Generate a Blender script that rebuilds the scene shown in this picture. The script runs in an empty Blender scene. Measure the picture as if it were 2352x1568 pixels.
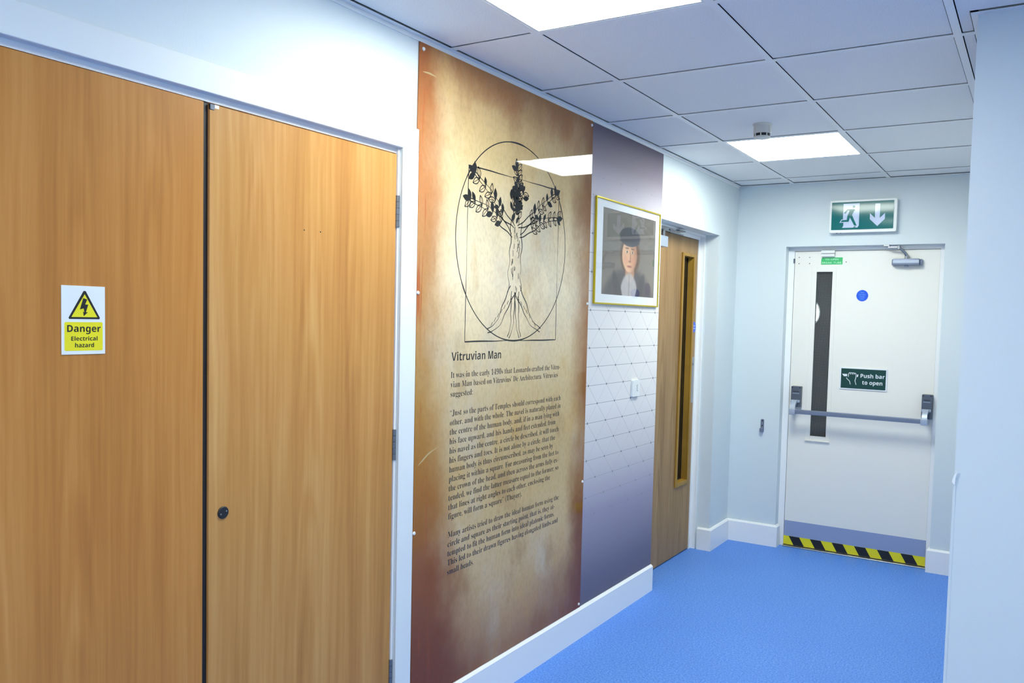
import bpy, bmesh, math, random
from mathutils import Vector, Matrix

# ------------------------------------------------------------------ camera, world, exposure
sc = bpy.context.scene
COL = sc.collection
PW, PH = 2352.0, 1568.0
F_PX, YAW, PITCH, ROLL = 1883.5558, -0.5318, -0.0534, 0.0258
PX, PY = 106.7644, 44.2778
CAM = Vector((1.8398, 0.0, 1.5232))


def camera():
    cy, sy, cp, sp = math.cos(YAW), math.sin(YAW), math.cos(PITCH), math.sin(PITCH)
    fw, rt, up = Vector((sy, cy, 0)), Vector((cy, -sy, 0)), Vector((0, 0, 1))
    f2 = fw * cp + up * sp
    u2 = up * cp - fw * sp
    cr, sr = math.cos(ROLL), math.sin(ROLL)
    r3, u3 = rt * cr + u2 * sr, u2 * cr - rt * sr
    cam = bpy.data.cameras.new('camera')
    cam.sensor_fit = 'HORIZONTAL'
    cam.sensor_width = 36.0
    cam.lens = F_PX / PW * 36.0
    cam.shift_x = -PX / PW
    cam.shift_y = PY / PW
    cam.clip_start = 0.02
    o = bpy.data.objects.new('camera', cam)
    m = Matrix.Identity(4)
    for i in range(3):
        m[i][0], m[i][1], m[i][2], m[i][3] = r3[i], u3[i], -f2[i], CAM[i]
    o.matrix_world = m
    COL.objects.link(o)
    sc.camera = o


camera()
world = bpy.data.worlds.new('world')
sc.world = world
world.use_nodes = True
world.node_tree.nodes['Background'].inputs[0].default_value = (0.55, 0.7, 1.0, 1)
world.node_tree.nodes['Background'].inputs[1].default_value = 0.05
sc.view_settings.view_transform = 'Standard'
sc.view_settings.look = 'None'
sc.view_settings.gamma = 1.0
sc.view_settings.use_curve_mapping = False
sc.view_settings.exposure = 0.0
sc.cycles.max_bounces = 8
sc.cycles.adaptive_threshold = 0.025
LAMP = 26.8                     # radiance of the LED ceiling panels
LAMP_COL = (0.935, 1.0, 0.915, 1)

# ------------------------------------------------------------------ main dimensions (metres)
H = 2.449                       # ceiling
YE = 5.5165                     # end wall
XR, YP = 1.631, 2.741           # right-hand corner of the corridor
SK, SP = 0.147, 0.018           # skirting height and thickness
GX0, GY0, G = 0.3627, 2.3147, 0.6   # ceiling grid origin and module


# ------------------------------------------------------------------ helpers
def S(r, g, b, a=1.0):
    f = lambda c: (c / 255 / 12.92) if c / 255 <= 0.04045 else ((c / 255 + 0.055) / 1.055) ** 2.4
    return (f(r), f(g), f(b), a)


ORIG = {}


class MB:
    def __init__(s):
        s.bm = bmesh.new()

    def box(s, x0, x1, y0, y1, z0, z1, bevel=0.0, seg=2):
        vs = [s.bm.verts.new((x, y, z)) for x in (x0, x1) for y in (y0, y1) for z in (z0, z1)]
        q = [(0, 1, 3, 2), (4, 6, 7, 5), (0, 4, 5, 1), (2, 3, 7, 6), (0, 2, 6, 4), (1, 5, 7, 3)]
        fs = [s.bm.faces.new([vs[i] for i in f]) for f in q]
        if bevel > 0:
            es = list({e for f in fs for e in f.edges})
            bmesh.ops.bevel(s.bm, geom=es, offset=bevel, segments=seg, affect='EDGES', profile=0.5, clamp_overlap=True)
        return s

    def prism(s, pts, fn, d0, d1, bevel=0.0):
        """polygon pts (u,v), fn(u,v,d) -> xyz; extruded from d0 to d1"""
        a = [s.bm.verts.new(fn(u, v, d0)) for u, v in pts]
        b = [s.bm.verts.new(fn(u, v, d1)) for u, v in pts]
        n = len(pts)
        s.bm.faces.new(a[::-1])
        top = s.bm.faces.new(b)
        for i in range(n):
            s.bm.faces.new([a[i], a[(i + 1) % n], b[(i + 1) % n], b[i]])
        if bevel > 0:
            bmesh.ops.bevel(s.bm, geom=list(top.edges), offset=bevel, segments=2, affect='EDGES', profile=0.5)
        return s

    def poly(s, pts, fn, d=0.0):
        s.bm.faces.new([s.bm.verts.new(fn(u, v, d)) for u, v in pts])
        return s

    def ribbon(s, pts, w, fn, d=0.0, taper=None):
        n = len(pts)
        if n < 2:
            return s
        L, R = [], []
        for i in range(n):
            p0, p1 = pts[max(i - 1, 0)], pts[min(i + 1, n - 1)]
            dx, dy = p1[0] - p0[0], p1[1] - p0[1]
            l = math.hypot(dx, dy) or 1e-9
            ww = w if taper is None else w * taper(i / (n - 1))
            nx, ny = -dy / l * ww / 2, dx / l * ww / 2
            L.append(s.bm.verts.new(fn(pts[i][0] + nx, pts[i][1] + ny, d)))
            R.append(s.bm.verts.new(fn(pts[i][0] - nx, pts[i][1] - ny, d)))
        for i in range(n - 1):
            s.bm.faces.new([R[i], R[i + 1], L[i + 1], L[i]])
        return s

    def tube(s, pts, r, n=12, caps=True):
        pts = [Vector(p) for p in pts]
        rings = []
        ref = None
        for i, p in enumerate(pts):
            t = (pts[min(i + 1, len(pts) - 1)] - pts[max(i - 1, 0)]).normalized()
            if ref is None:
                ref = t.orthogonal().normalized()
            ref = (ref - t * ref.dot(t)).normalized()
            b = t.cross(ref)
            rr = r[i] if isinstance(r, (list, tuple)) else r
            rings.append([s.bm.verts.new(p + (ref * math.cos(2 * math.pi * k / n) + b * math.sin(2 * math.pi * k / n)) * rr) for k in range(n)])
        for a, b in zip(rings, rings[1:]):
            for k in range(n):
                s.bm.faces.new([a[k], a[(k + 1) % n], b[(k + 1) % n], b[k]])
        if caps:
            s.bm.faces.new(rings[0][::-1])
            s.bm.faces.new(rings[-1])
        return s

    def cyl(s, p0, p1, r, n=20):
        return s.tube([p0, p1], r, n)

    def lathe(s, prof, fn, n=32):
        """profile (r, h); fn(a, b, h) -> xyz"""
        rings = []
        for r, h in prof:
            if r < 1e-6:
                rings.append([s.bm.verts.new(fn(0, 0, h))])
            else:
                rings.append([s.bm.verts.new(fn(r * math.cos(2 * math.pi * k / n), r * math.sin(2 * math.pi * k / n), h)) for k in range(n)])
        for a, b in zip(rings, rings[1:]):
            for k in range(n):
                va, vb = a[k % len(a)], a[(k + 1) % len(a)]
                vc, vd = b[(k + 1) % len(b)], b[k % len(b)]
                f = [v for i, v in enumerate((va, vb, vc, vd)) if v not in (va, vb, vc, vd)[:i]]
                if len(f) > 2:
                    s.bm.faces.new(f)
        return s

    def mesh(s, verts, faces, mp):
        vs = [s.bm.verts.new(mp(*v)) for v in verts]
        for f in faces:
            try:
                s.bm.faces.new([vs[i] for i in f])
            except ValueError:
                pass
        return s

    def build(s, name, mat, parent=None, label=None, cat=None, group=None, kind=None, smooth=True, recalc=True, base=False):
        bm = s.bm
        if recalc:
            bmesh.ops.recalc_face_normals(bm, faces=bm.faces)
        if smooth:
            for f in bm.faces:
                f.smooth = True
            for e in bm.edges:
                if len(e.link_faces) == 2:
                    e.smooth = e.calc_face_angle(0) < math.radians(38)
        co = [v.co for v in bm.verts]
        lo = Vector([min(c[i] for c in co) for i in range(3)])
        hi = Vector([max(c[i] for c in co) for i in range(3)])
        o0 = (lo + hi) / 2
        if base:
            o0.z = lo.z
        for v in bm.verts:
            v.co -= o0
        me = bpy.data.meshes.new(name)
        bm.to_mesh(me)
        bm.free()
        if mat:
            me.materials.append(mat)
        o = bpy.data.objects.new(name, me)
        COL.objects.link(o)
        if parent:
            o.parent = parent
            o.location = o0 - ORIG[parent.name]
        else:
            o.location = o0
        if smooth:
            wn = o.modifiers.new('weighted_normals', 'WEIGHTED_NORMAL')
            wn.keep_sharp = True
        ORIG[o.name] = o0
        tag(o, label, cat, group, kind)
        return o


def tag(o, label=None, cat=None, group=None, kind=None):
    for k, v in (('label', label), ('category', cat), ('group', group), ('kind', kind)):
        if v:
            o[k] = v


def thing(name, loc, label, cat, group=None, kind=None):
    o = bpy.data.objects.new(name, None)
    o.location = loc
    o.empty_display_size = 0.05
    COL.objects.link(o)
    ORIG[o.name] = Vector(loc)
    tag(o, label, cat, group, kind)
    return o


def left(x0):                   # plane facing +x: u = y, v = z
    return lambda u, v, d=0.0: (x0 + d, u, v)


def end(y0):                    # plane facing -y: u = x, v = z
    return lambda u, v, d=0.0: (u, y0 - d, v)


def disc(cx, cy, r, n=28):
    return [(cx + r * math.cos(2 * math.pi * k / n), cy + r * math.sin(2 * math.pi * k / n)) for k in range(n)]


def rrect(u0, u1, v0, v1, r, n=5):
    out = []
    for cx, cy, a0 in ((u1 - r, v1 - r, 0), (u0 + r, v1 - r, 90), (u0 + r, v0 + r, 180), (u1 - r, v0 + r, 270)):
        for k in range(n + 1):
            a = math.radians(a0 + 90 * k / n)
            out.append((cx + r * math.cos(a), cy + r * math.sin(a)))
    return out


def spline(pts, sub=8):
    out = []
    n = len(pts)
    for i in range(n - 1):
        p0, p1, p2, p3 = pts[max(i - 1, 0)], pts[i], pts[i + 1], pts[min(i + 2, n - 1)]
        for k in range(sub):
            t = k / sub
            out.append(tuple(0.5 * (2 * p1[j] + (p2[j] - p0[j]) * t + (2 * p0[j] - 5 * p1[j] + 4 * p2[j] - p3[j]) * t * t
                                    + (3 * p1[j] - p0[j] - 3 * p2[j] + p3[j]) * t ** 3) for j in (0, 1)))
    out.append(tuple(pts[-1]))
    return out


def serif(t):                   # upright serif letters of the fallback face
    return ''.join(chr(0x1D400 + ord(c) - 65) if 'A' <= c <= 'Z' else chr(0x1D41A + ord(c) - 97) if 'a' <= c <= 'z'
                   else chr(0x1D7CE + ord(c) - 48) if '0' <= c <= '9' else c for c in t)


def heavy(t):                   # bold sans letters of the fallback face
    return ''.join(chr(0x1D5D4 + ord(c) - 65) if 'A' <= c <= 'Z' else chr(0x1D5EE + ord(c) - 97) if 'a' <= c <= 'z'
                   else chr(0x1D7EC + ord(c) - 48) if '0' <= c <= '9' else c for c in t)


def glyphs(text, offset=0.0):
    cu = bpy.data.curves.new('lettering', 'FONT')
    cu.body = text
    cu.offset = offset
    cu.resolution_u = 3
    o = bpy.data.objects.new('lettering', cu)
    COL.objects.link(o)
    dg = bpy.context.evaluated_depsgraph_get()
    ev = o.evaluated_get(dg)
    me = ev.to_mesh()
    vs = [(v.co.x, v.co.y) for v in me.vertices]
    fs = [tuple(p.vertices) for p in me.polygons]
    ev.to_mesh_clear()
    bpy.data.objects.remove(o)
    bpy.data.curves.remove(cu)
    return vs, fs


def width(vs):
    return min(v[0] for v in vs), max(v[0] for v in vs)


def put_text(mb, text, fn, u0, v0, cap=None, w=None, sx=None, d=0.0, offset=0.0, centre=False, capref='I'):
    """text with its left (or centre) at u0 and its baseline at v0"""
    vs, fs = glyphs(text, offset)
    a, b = width(vs)
    ref, _ = glyphs(capref, offset)
    ch = max(v[1] for v in ref) - min(v[1] for v in ref)
    sy = cap / ch
    if w:
        sx = w / (b - a)
    elif sx is None:
        sx = sy
    off = u0 - (sx * (b - a) / 2 if centre else 0)
    mb.mesh(vs, fs, lambda x, y: fn(off + (x - a) * sx, v0 + y * sy, d))
    return sx


# ------------------------------------------------------------------ materials
def new_mat(name):
    m = bpy.data.materials.new(name)
    m.use_nodes = True
    nt = m.node_tree
    return m, nt, nt.nodes['Principled BSDF']


def plain(name, col, rough=0.5, metal=0.0, spec=0.5, coat=0.0, noise=0.0, bump=0.0, scale=60.0):
    m, nt, b = new_mat(name)
    b.inputs['Base Color'].default_value = col
    b.inputs['Roughness'].default_value = rough
    b.inputs['Metallic'].default_value = metal
    b.inputs['Specular IOR Level'].default_value = spec
    if coat:
        b.inputs['Coat Weight'].default_value = coat
        b.inputs['Coat Roughness'].default_value = 0.03
    if noise or bump:
        geo = nt.nodes.new('ShaderNodeNewGeometry')
        n = nt.nodes.new('ShaderNodeTexNoise')
        n.inputs['Scale'].default_value = scale
        n.inputs['Detail'].default_value = 4
        nt.links.new(geo.outputs['Position'], n.inputs['Vector'])
        if noise:
            mx = nt.nodes.new('ShaderNodeMix')
            mx.data_type = 'RGBA'
            mx.inputs[6].default_value = tuple(c * (1 - noise) for c in col[:3]) + (1,)
            mx.inputs[7].default_value = tuple(min(1, c * (1 + noise)) for c in col[:3]) + (1,)
            nt.links.new(n.outputs['Fac'], mx.inputs[0])
            nt.links.new(mx.outputs[2], b.inputs['Base Color'])
        if bump:
            bp = nt.nodes.new('ShaderNodeBump')
            bp.inputs['Strength'].default_value = bump
            bp.inputs['Distance'].default_value = 0.002
            nt.links.new(n.outputs['Fac'], bp.inputs['Height'])
            nt.links.new(bp.outputs[0], b.inputs['Normal'])
    return m


class NG:
    """tiny node-maths helper working on the world position"""

    def __init__(s, nt):
        s.nt = nt
        geo = nt.nodes.new('ShaderNodeNewGeometry')
        sep = nt.nodes.new('ShaderNodeSeparateXYZ')
        nt.links.new(geo.outputs['Position'], sep.inputs[0])
        s.pos = geo.outputs['Position']
        s.x, s.y, s.z = sep.outputs

    def m(s, op, a, b=None, c=None, clamp=False):
        n = s.nt.nodes.new('ShaderNodeMath')
        n.operation = op
        n.use_clamp = clamp
        for i, v in enumerate((a, b, c)):
            if v is None:
                continue
            if isinstance(v, (int, float)):
                n.inputs[i].default_value = v
            else:
                s.nt.links.new(v, n.inputs[i])
        return n.outputs[0]

    def vec(s, a, b, c):
        n = s.nt.nodes.new('ShaderNodeCombineXYZ')
        for i, v in enumerate((a, b, c)):
            if isinstance(v, (int, float)):
                n.inputs[i].default_value = v
            else:
                s.nt.links.new(v, n.inputs[i])
        return n.outputs[0]

    def noise(s, vec, scale=1.0, detail=4, rough=0.55, dist=0.0):
        n = s.nt.nodes.new('ShaderNodeTexNoise')
        n.inputs['Scale'].default_value = scale
        n.inputs['Detail'].default_value = detail
        n.inputs['Roughness'].default_value = rough
        n.inputs['Distortion'].default_value = dist
        s.nt.links.new(vec, n.inputs['Vector'])
        return n.outputs['Fac']

    def ramp(s, fac, stops, interp='LINEAR'):
        n = s.nt.nodes.new('ShaderNodeValToRGB')
        n.color_ramp.interpolation = interp
        el = n.color_ramp.elements
        while len(el) < len(stops):
            el.new(0.5)
        for e, (p, c) in zip(el, stops):
            e.position = p
            e.color = c if len(c) == 4 else tuple(c) + (1,)
        s.nt.links.new(fac, n.inputs[0])
        return n.outputs[0]

    def val(s, fac, stops):
        return s.ramp(fac, [(p, (v, v, v, 1)) for p, v in stops])

    def mix(s, fac, a, b, mode='MIX'):
        n = s.nt.nodes.new('ShaderNodeMix')
        n.data_type = 'RGBA'
        n.blend_type = mode
        for sock, v in ((n.inputs[0], fac), (n.inputs[6], a), (n.inputs[7], b)):
            if isinstance(v, (int, float, tuple)):
                sock.default_value = v
            else:
                s.nt.links.new(v, sock)
        return n.outputs[2]

    def rng(s, v, a, b, lo=0.0, hi=1.0, smooth=True):
        n = s.nt.nodes.new('ShaderNodeMapRange')
        n.interpolation_type = 'SMOOTHSTEP' if smooth else 'LINEAR'
        s.nt.links.new(v, n.inputs[0])
        for i, t in enumerate((a, b, lo, hi)):
            n.inputs[i + 1].default_value = t
        return n.outputs[0]


def wood(name, dark, mid, light, rough=0.42, seed=0.0, fine=90.0, cath=0.5, axis='y', coat=0.0):
    m, nt, b = new_mat(name)
    g = NG(nt)
    u = g.y if axis == 'y' else g.x
    u = g.m('ADD', u, seed)
    warp = g.noise(g.vec(g.m('MULTIPLY', u, 3.0), g.m('MULTIPLY', g.z, 0.7), seed), 1.0, 3)
    uw = g.m('ADD', u, g.m('MULTIPLY', warp, 0.05))
    band = g.noise(g.vec(g.m('MULTIPLY', uw, 13.0), g.m('MULTIPLY', g.z, 0.35), seed), 1.0, 3, 0.5)
    grain = g.noise(g.vec(g.m('MULTIPLY', uw, fine), g.m('MULTIPLY', g.z, 1.6), seed), 1.0, 3, 0.6)
    pores = g.noise(g.vec(g.m('MULTIPLY', u, fine * 5), g.m('MULTIPLY', g.z, 12.0), seed), 1.0, 2, 0.5)
    # flame (cathedral) figure: nested parabolas in bands
    rows = g.m('SINE', g.m('MULTIPLY', g.m('ADD', g.m('MULTIPLY', uw, 42.0), g.m('MULTIPLY', g.noise(g.vec(g.m('MULTIPLY', u, 5.0), g.m('MULTIPLY', g.z, 1.1), seed + 3), 1.0, 2), 16.0)), 1.0))
    # flame figure: columns of nested arches
    cw = 0.19
    t_ = g.m('MULTIPLY', g.m('SUBTRACT', g.m('FRACT', g.m('DIVIDE', g.m('ADD', u, g.m('MULTIPLY', warp, 0.03)), cw)), 0.5), 2.0)
    t2 = g.m('MULTIPLY', t_, t_)
    wob = g.noise(g.vec(g.m('MULTIPLY', u, 9.0), g.m('MULTIPLY', g.z, 1.6), seed + 8), 1.0, 3)
    arch = g.m('SINE', g.m('MULTIPLY', g.m('ADD', g.m('ADD', g.m('MULTIPLY', g.z, 2.6), g.m('MULTIPLY', t2, 4.5)), g.m('MULTIPLY', wob, 2.4)), 6.283))
    amask = g.m('MULTIPLY', g.rng(t2, 0.0, 0.45, 1.0, 0.0), g.rng(g.noise(g.vec(g.m('MULTIPLY', u, 4.0), g.m('MULTIPLY', g.z, 0.6), seed + 5), 1.0, 2), 0.42, 0.6))
    rows = g.m('ADD', rows, g.m('MULTIPLY', g.m('MULTIPLY', arch, amask), 2.4))
    fig = g.m('ADD', g.m('MULTIPLY', rows, 0.05 * cath), g.m('ADD', g.m('MULTIPLY', band, 0.5), g.m('MULTIPLY', grain, 0.5)))
    col = g.ramp(fig, [(0.26, dark), (0.5, mid), (0.74, light)])
    col = g.mix(g.rng(pores, 0.62, 0.75, 0.0, 0.25), col, dark)
    nt.links.new(col, b.inputs['Base Color'])
    b.inputs['Roughness'].default_value = rough
    b.inputs['Specular IOR Level'].default_value = 0.22
    if coat:
        b.inputs['Coat Weight'].default_value = coat
        b.inputs['Coat Roughness'].default_value = 0.2
    return m


def glass(name, tint=(1, 1, 1, 1), rough=0.0, ior=1.5, lattice=False):
    m = bpy.data.materials.new(name)
    m.use_nodes = True
    nt = m.node_tree
    nt.nodes.clear()
    out = nt.nodes.new('ShaderNodeOutputMaterial')
    tr = nt.nodes.new('ShaderNodeBsdfTransparent')
    tr.inputs[0].default_value = tint
    gl = nt.nodes.new('ShaderNodeBsdfGlossy')
    gl.inputs['Roughness'].default_value = rough
    fr = nt.nodes.new('ShaderNodeFresnel')
    fr.inputs[0].default_value = ior
    mx = nt.nodes.new('ShaderNodeMixShader')
    geo = nt.nodes.new('ShaderNodeNewGeometry')
    fm = nt.nodes.new('ShaderNodeMix')
    fm.inputs[3].default_value = 0.0
    nt.links.new(geo.outputs['Backfacing'], fm.inputs[0])
    nt.links.new(fr.outputs[0], fm.inputs[2])
    nt.links.new(fm.outputs[0], mx.inputs[0])
    nt.links.new(tr.outputs[0], mx.inputs[1])
    nt.links.new(gl.outputs[0], mx.inputs[2])
    res = mx.outputs[0]
    if lattice:                 # fine embedded wire of fire glass
        g = NG(nt)
        fx = g.m('ABSOLUTE', g.m('SUBTRACT', g.m('FRACT', g.m('MULTIPLY', g.x, 170.0)), 0.5))
        fz = g.m('ABSOLUTE', g.m('SUBTRACT', g.m('FRACT', g.m('MULTIPLY', g.z, 170.0)), 0.5))
        wire = g.m('LESS_THAN', g.m('MINIMUM', fx, fz), 0.10)
        df = nt.nodes.new('ShaderNodeBsdfDiffuse')
        df.inputs[0].default_value = S(120, 123, 126)
        m2 = nt.nodes.new('ShaderNodeMixShader')
        nt.links.new(wire, m2.inputs[0])
        nt.links.new(res, m2.inputs[1])
        nt.links.new(df.outputs[0], m2.inputs[2])
        res = m2.outputs[0]
    nt.links.new(res, out.inputs[0])
    return m


def emit(name, col, strength):
    m, nt, b = new_mat(name)
    b.inputs['Base Color'].default_value = (0.8, 0.8, 0.8, 1)
    b.inputs['Emission Color'].default_value = col
    b.inputs['Emission Strength'].default_value = strength
    return m


M = {}
M['wall'] = plain('wall_paint', (0.70, 0.77, 0.805, 1), 0.55, bump=0.12, scale=220.0, spec=0.3)
M['trim'] = plain('gloss_white_paint', (0.91, 0.92, 0.93, 1), 0.32, spec=0.35)
M['casing'] = plain('casing_paint', (0.79, 0.83, 0.845, 1), 0.42, spec=0.3)
M['door_white'] = plain('white_door_paint', (0.89, 0.87, 0.82, 1), 0.38, bump=0.05, scale=140.0)
M['lamp'] = emit('led_diffuser', LAMP_COL, LAMP)
M['lampframe'] = plain('lamp_frame', (0.80, 0.80, 0.80, 1), 0.4)
M['steel'] = plain('brushed_steel', S(165, 168, 175), 0.32, 0.9)
M['hinge'] = plain('dull_hinge_steel', S(120, 124, 132), 0.35, 0.6)
M['silver'] = plain('silver_paint', S(126, 136, 158), 0.36, 0.35)
M['silver_light'] = plain('light_silver_paint', S(176, 186, 204), 0.32, 0.35)
M['darkgrey'] = plain('dark_grey_metal', S(92, 100, 116), 0.45, 0.3)
M['black'] = plain('black', (0.012, 0.012, 0.014, 1), 0.5)
M['dark'] = plain('dark_shadow_gap', (0.02, 0.02, 0.022, 1), 0.8)
M['white_plastic'] = plain('white_plastic', (0.82, 0.84, 0.84, 1), 0.32)
M['cream_plastic'] = plain('cream_plastic', (0.72, 0.70, 0.64, 1), 0.4)
M['ink'] = plain('black_ink', (0.015, 0.014, 0.014, 1), 0.03, spec=0.55)
M['matt_ink'] = plain('matt_black_ink', (0.012, 0.012, 0.012, 1), 0.4)
M['yellow'] = plain('hazard_yellow', S(238, 226, 30), 0.4)
M['sign_white'] = plain('sign_white', (0.84, 0.87, 0.92, 1), 0.3)
M['green'] = plain('sign_green', S(12, 108, 110), 0.13, spec=0.35)
M['green_dark'] = plain('dark_sign_green', S(18, 66, 62), 0.3)
M['green_light'] = plain('light_green_label', S(58, 190, 112), 0.35)
M['pale'] = plain('pale_green_lettering', S(190, 245, 215), 0.4)
M['glow_white'] = plain('sign_symbol_white', S(200, 212, 240), 0.13, spec=0.35)
M['blue'] = plain('sign_blue', S(22, 92, 228), 0.3)
M['blue_text'] = plain('pale_blue_lettering', S(110, 165, 240), 0.4)
M['kick'] = plain('kick_plate_metal', S(150, 164, 200), 0.4, 0.0)
M['gold'] = plain('gold_frame', S(200, 178, 40), 0.3, 0.55)
M['mat_board'] = plain('white_mat_board', (0.80, 0.82, 0.86, 1), 0.7)
M['glass'] = glass('picture_glass')
M['fire_glass'] = glass('wired_fire_glass', (0.75, 0.78, 0.76, 1), 0.01, lattice=True)
M['clear_glass'] = glass('door_glass', (0.8, 0.82, 0.8, 1), 0.0)
M['vestibule'] = plain('grey_lobby_wall', S(96, 98, 100), 0.7)
M['office'] = plain('brown_lobby_wall', S(120, 105, 80), 0.7)
M['bead'] = wood('oak_bead', S(120, 84, 30), S(168, 128, 52), S(188, 150, 76), 0.35, 2.0)
M['oak'] = wood('oak_veneer', S(122, 92, 58), S(158, 124, 82), S(180, 145, 102), 0.4, 5.0, 120.0, 0.6)
M['beech'] = wood('beech_laminate', S(166, 106, 50), S(193, 130, 64), S(210, 150, 84), 0.42, 0.0, 70.0, 0.45)
M['beech2'] = wood('beech_laminate_warm', S(168, 112, 58), S(194, 139, 76), S(211, 162, 101), 0.42, 7.3, 70.0, 0.45)


def tile_mat():
    m, nt, b = new_mat('mineral_fibre_tile')
    g = NG(nt)
    n = g.noise(g.pos, 260.0, 2, 0.5)
    col = g.ramp(n, [(0.3, (0.80, 0.79, 0.79)), (0.62, (0.90, 0.89, 0.88))])
    nt.links.new(col, b.inputs['Base Color'])
    b.inputs['Roughness'].default_value = 0.95
    b.inputs['Specular IOR Level'].default_value = 0.1
    return m


M['tile'] = tile_mat()
M['grid'] = plain('white_ceiling_grid', (0.86, 0.86, 0.86, 1), 0.45)


def floor_mat():
    m, nt, b = new_mat('blue_safety_vinyl')
    g = NG(nt)
    n1 = g.noise(g.pos, 130.0, 3, 0.65)
    n2 = g.noise(g.pos, 420.0, 2, 0.6)
    n3 = g.noise(g.pos, 1.3, 2, 0.5)
    f = g.m('ADD', g.m('MULTIPLY', n1, 0.55), g.m('MULTIPLY', n2, 0.45))
    col = g.ramp(f, [(0.36, S(48, 100, 204)), (0.5, S(91, 145, 230)), (0.62, S(130, 176, 242))])
    col = g.mix(g.rng(n3, 0.35, 0.65, 0.0, 0.12), col, S(70, 118, 214))
    nt.links.new(col, b.inputs['Base Color'])
    b.inputs['Roughness'].default_value = 0.5
    b.inputs['Specular IOR Level'].default_value = 0.3
    bp = nt.nodes.new('ShaderNodeBump')
    bp.inputs['Strength'].default_value = 0.15
    bp.inputs['Distance'].default_value = 0.002
    nt.links.new(n1, bp.inputs['Height'])
    nt.links.new(bp.outputs[0], b.inputs['Normal'])
    return m


M['floor'] = floor_mat()


def parchment_mat():
    m, nt, b = new_mat('aged_parchment_print')
    g = NG(nt)
    u = g.m('DIVIDE', g.m('SUBTRACT', g.y, 2.158), 1.22)
    v = g.m('DIVIDE', g.m('SUBTRACT', g.z, 0.145), 2.285)
    streak = g.noise(g.vec(g.m('MULTIPLY', u, 8.0), g.m('MULTIPLY', v, 9.0), 1.7), 1.0, 5, 0.6)
    blot = g.noise(g.vec(g.m('MULTIPLY', u, 3.2), g.m('MULTIPLY', v, 3.4), 4.1), 1.0, 4, 0.55)
    fine = g.noise(g.vec(g.m('MULTIPLY', u, 90.0), g.m('MULTIPLY', v, 90.0), 9.0), 1.0, 3, 0.6)
    # inner sheet: creamy at the top, greyer below, tan at the foot
    base = g.ramp(v, [(0.0, S(192, 150, 106)), (0.2, S(210, 180, 134)), (0.36, S(204, 174, 124)), (0.46, S(214, 186, 138)), (0.66, S(246, 228, 194)), (0.76, S(238, 218, 180)),
                      (0.86, S(218, 190, 138)), (1.0, S(216, 176, 122))])
    grey = S(206, 198, 182)
    base = g.mix(g.m('MULTIPLY', g.rng(blot, 0.46, 0.72, 0.0, 0.75), g.rng(v, 0.72, 0.95, 1.0, 0.25)), base, grey)
    base = g.mix(g.rng(streak, 0.54, 0.74, 0.0, 0.38), base, S(206, 160, 84))
    blot2 = g.noise(g.vec(g.m('MULTIPLY', u, 7.0), g.m('MULTIPLY', v, 8.0), 14.3), 1.0, 5, 0.6)
    base = g.mix(g.m('MULTIPLY', g.rng(blot2, 0.5, 0.72, 0.0, 0.5), g.rng(v, 0.35, 0.75, 1.0, 0.45)), base, S(158, 118, 66))
    # upper right goes dusky
    ur = g.m('MULTIPLY', g.rng(v, 0.6, 1.0), g.rng(u, 0.4, 1.0))
    base = g.mix(g.m('MULTIPLY', ur, 0.5), base, S(150, 124, 96))
    # burnt edges
    wob = g.m('MULTIPLY', g.m('SUBTRACT', g.m('ADD', g.m('MULTIPLY', streak, 0.5), g.m('MULTIPLY', blot, 0.5)), 0.5), 0.30)
    el = g.rng(g.m('ADD', g.m('ADD', u, wob), g.rng(v, 0.05, 0.55, -0.09, 0.0)), 0.0, 0.19, 1.0, 0.0)
    er = g.rng(g.m('ADD', g.m('SUBTRACT', 1.0, u), wob), 0.0, 0.16, 1.0, 0.0)
    eb = g.rng(g.m('ADD', v, g.m('ADD', g.m('MULTIPLY', wob, 0.5), g.m('MULTIPLY', g.m('SUBTRACT', 0.5, g.m('ABSOLUTE', g.m('SUBTRACT', u, 0.5))), 0.22))), 0.0, 0.24, 1.0, 0.0)
    et = g.rng(g.m('ADD', g.m('SUBTRACT', 1.0, v), wob), 0.0, 0.09, 1.0, 0.0)
    burnt = g.ramp(v, [(0.0, S(116, 50, 16)), (0.2, S(138, 70, 20)), (0.32, S(160, 96, 24)), (0.5, S(180, 130, 52)), (0.8, S(182, 112, 62)), (1.0, S(152, 84, 46))])
    burnt_r = g.ramp(v, [(0.0, S(100, 46, 22)), (0.3, S(140, 80, 22)), (0.6, S(152, 94, 50)), (1.0, S(112, 72, 48))])
    col = g.mix(g.m('MULTIPLY', el, 0.9), base, burnt)
    col = g.mix(g.m('MULTIPLY', er, 0.9), col, burnt_r)
    col = g.mix(g.m('MULTIPLY', et, 0.7), col, S(160, 92, 46))
    col = g.mix(g.m('MULTIPLY', eb, 0.85), col, S(124, 64, 36))
    # rusty runs near the left edge
    run = g.noise(g.vec(g.m('MULTIPLY', u, 60.0), g.m('MULTIPLY', v, 7.0), 2.2), 1.0, 3, 0.5)
    col = g.mix(g.m('MULTIPLY', g.rng(run, 0.56, 0.72, 0.0, 0.8), g.rng(u, 0.0, 0.11, 1.0, 0.0)), col, S(176, 84, 44))
    col = g.mix(g.rng(fine, 0.4, 0.7, 0.0, 0.14), col, S(120, 92, 60))
    nt.links.new(col, b.inputs['Base Color'])
    b.inputs['Roughness'].default_value = 0.02
    b.inputs['Specular IOR Level'].default_value = 0.28
    return m


M['parchment'] = parchment_mat()


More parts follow.
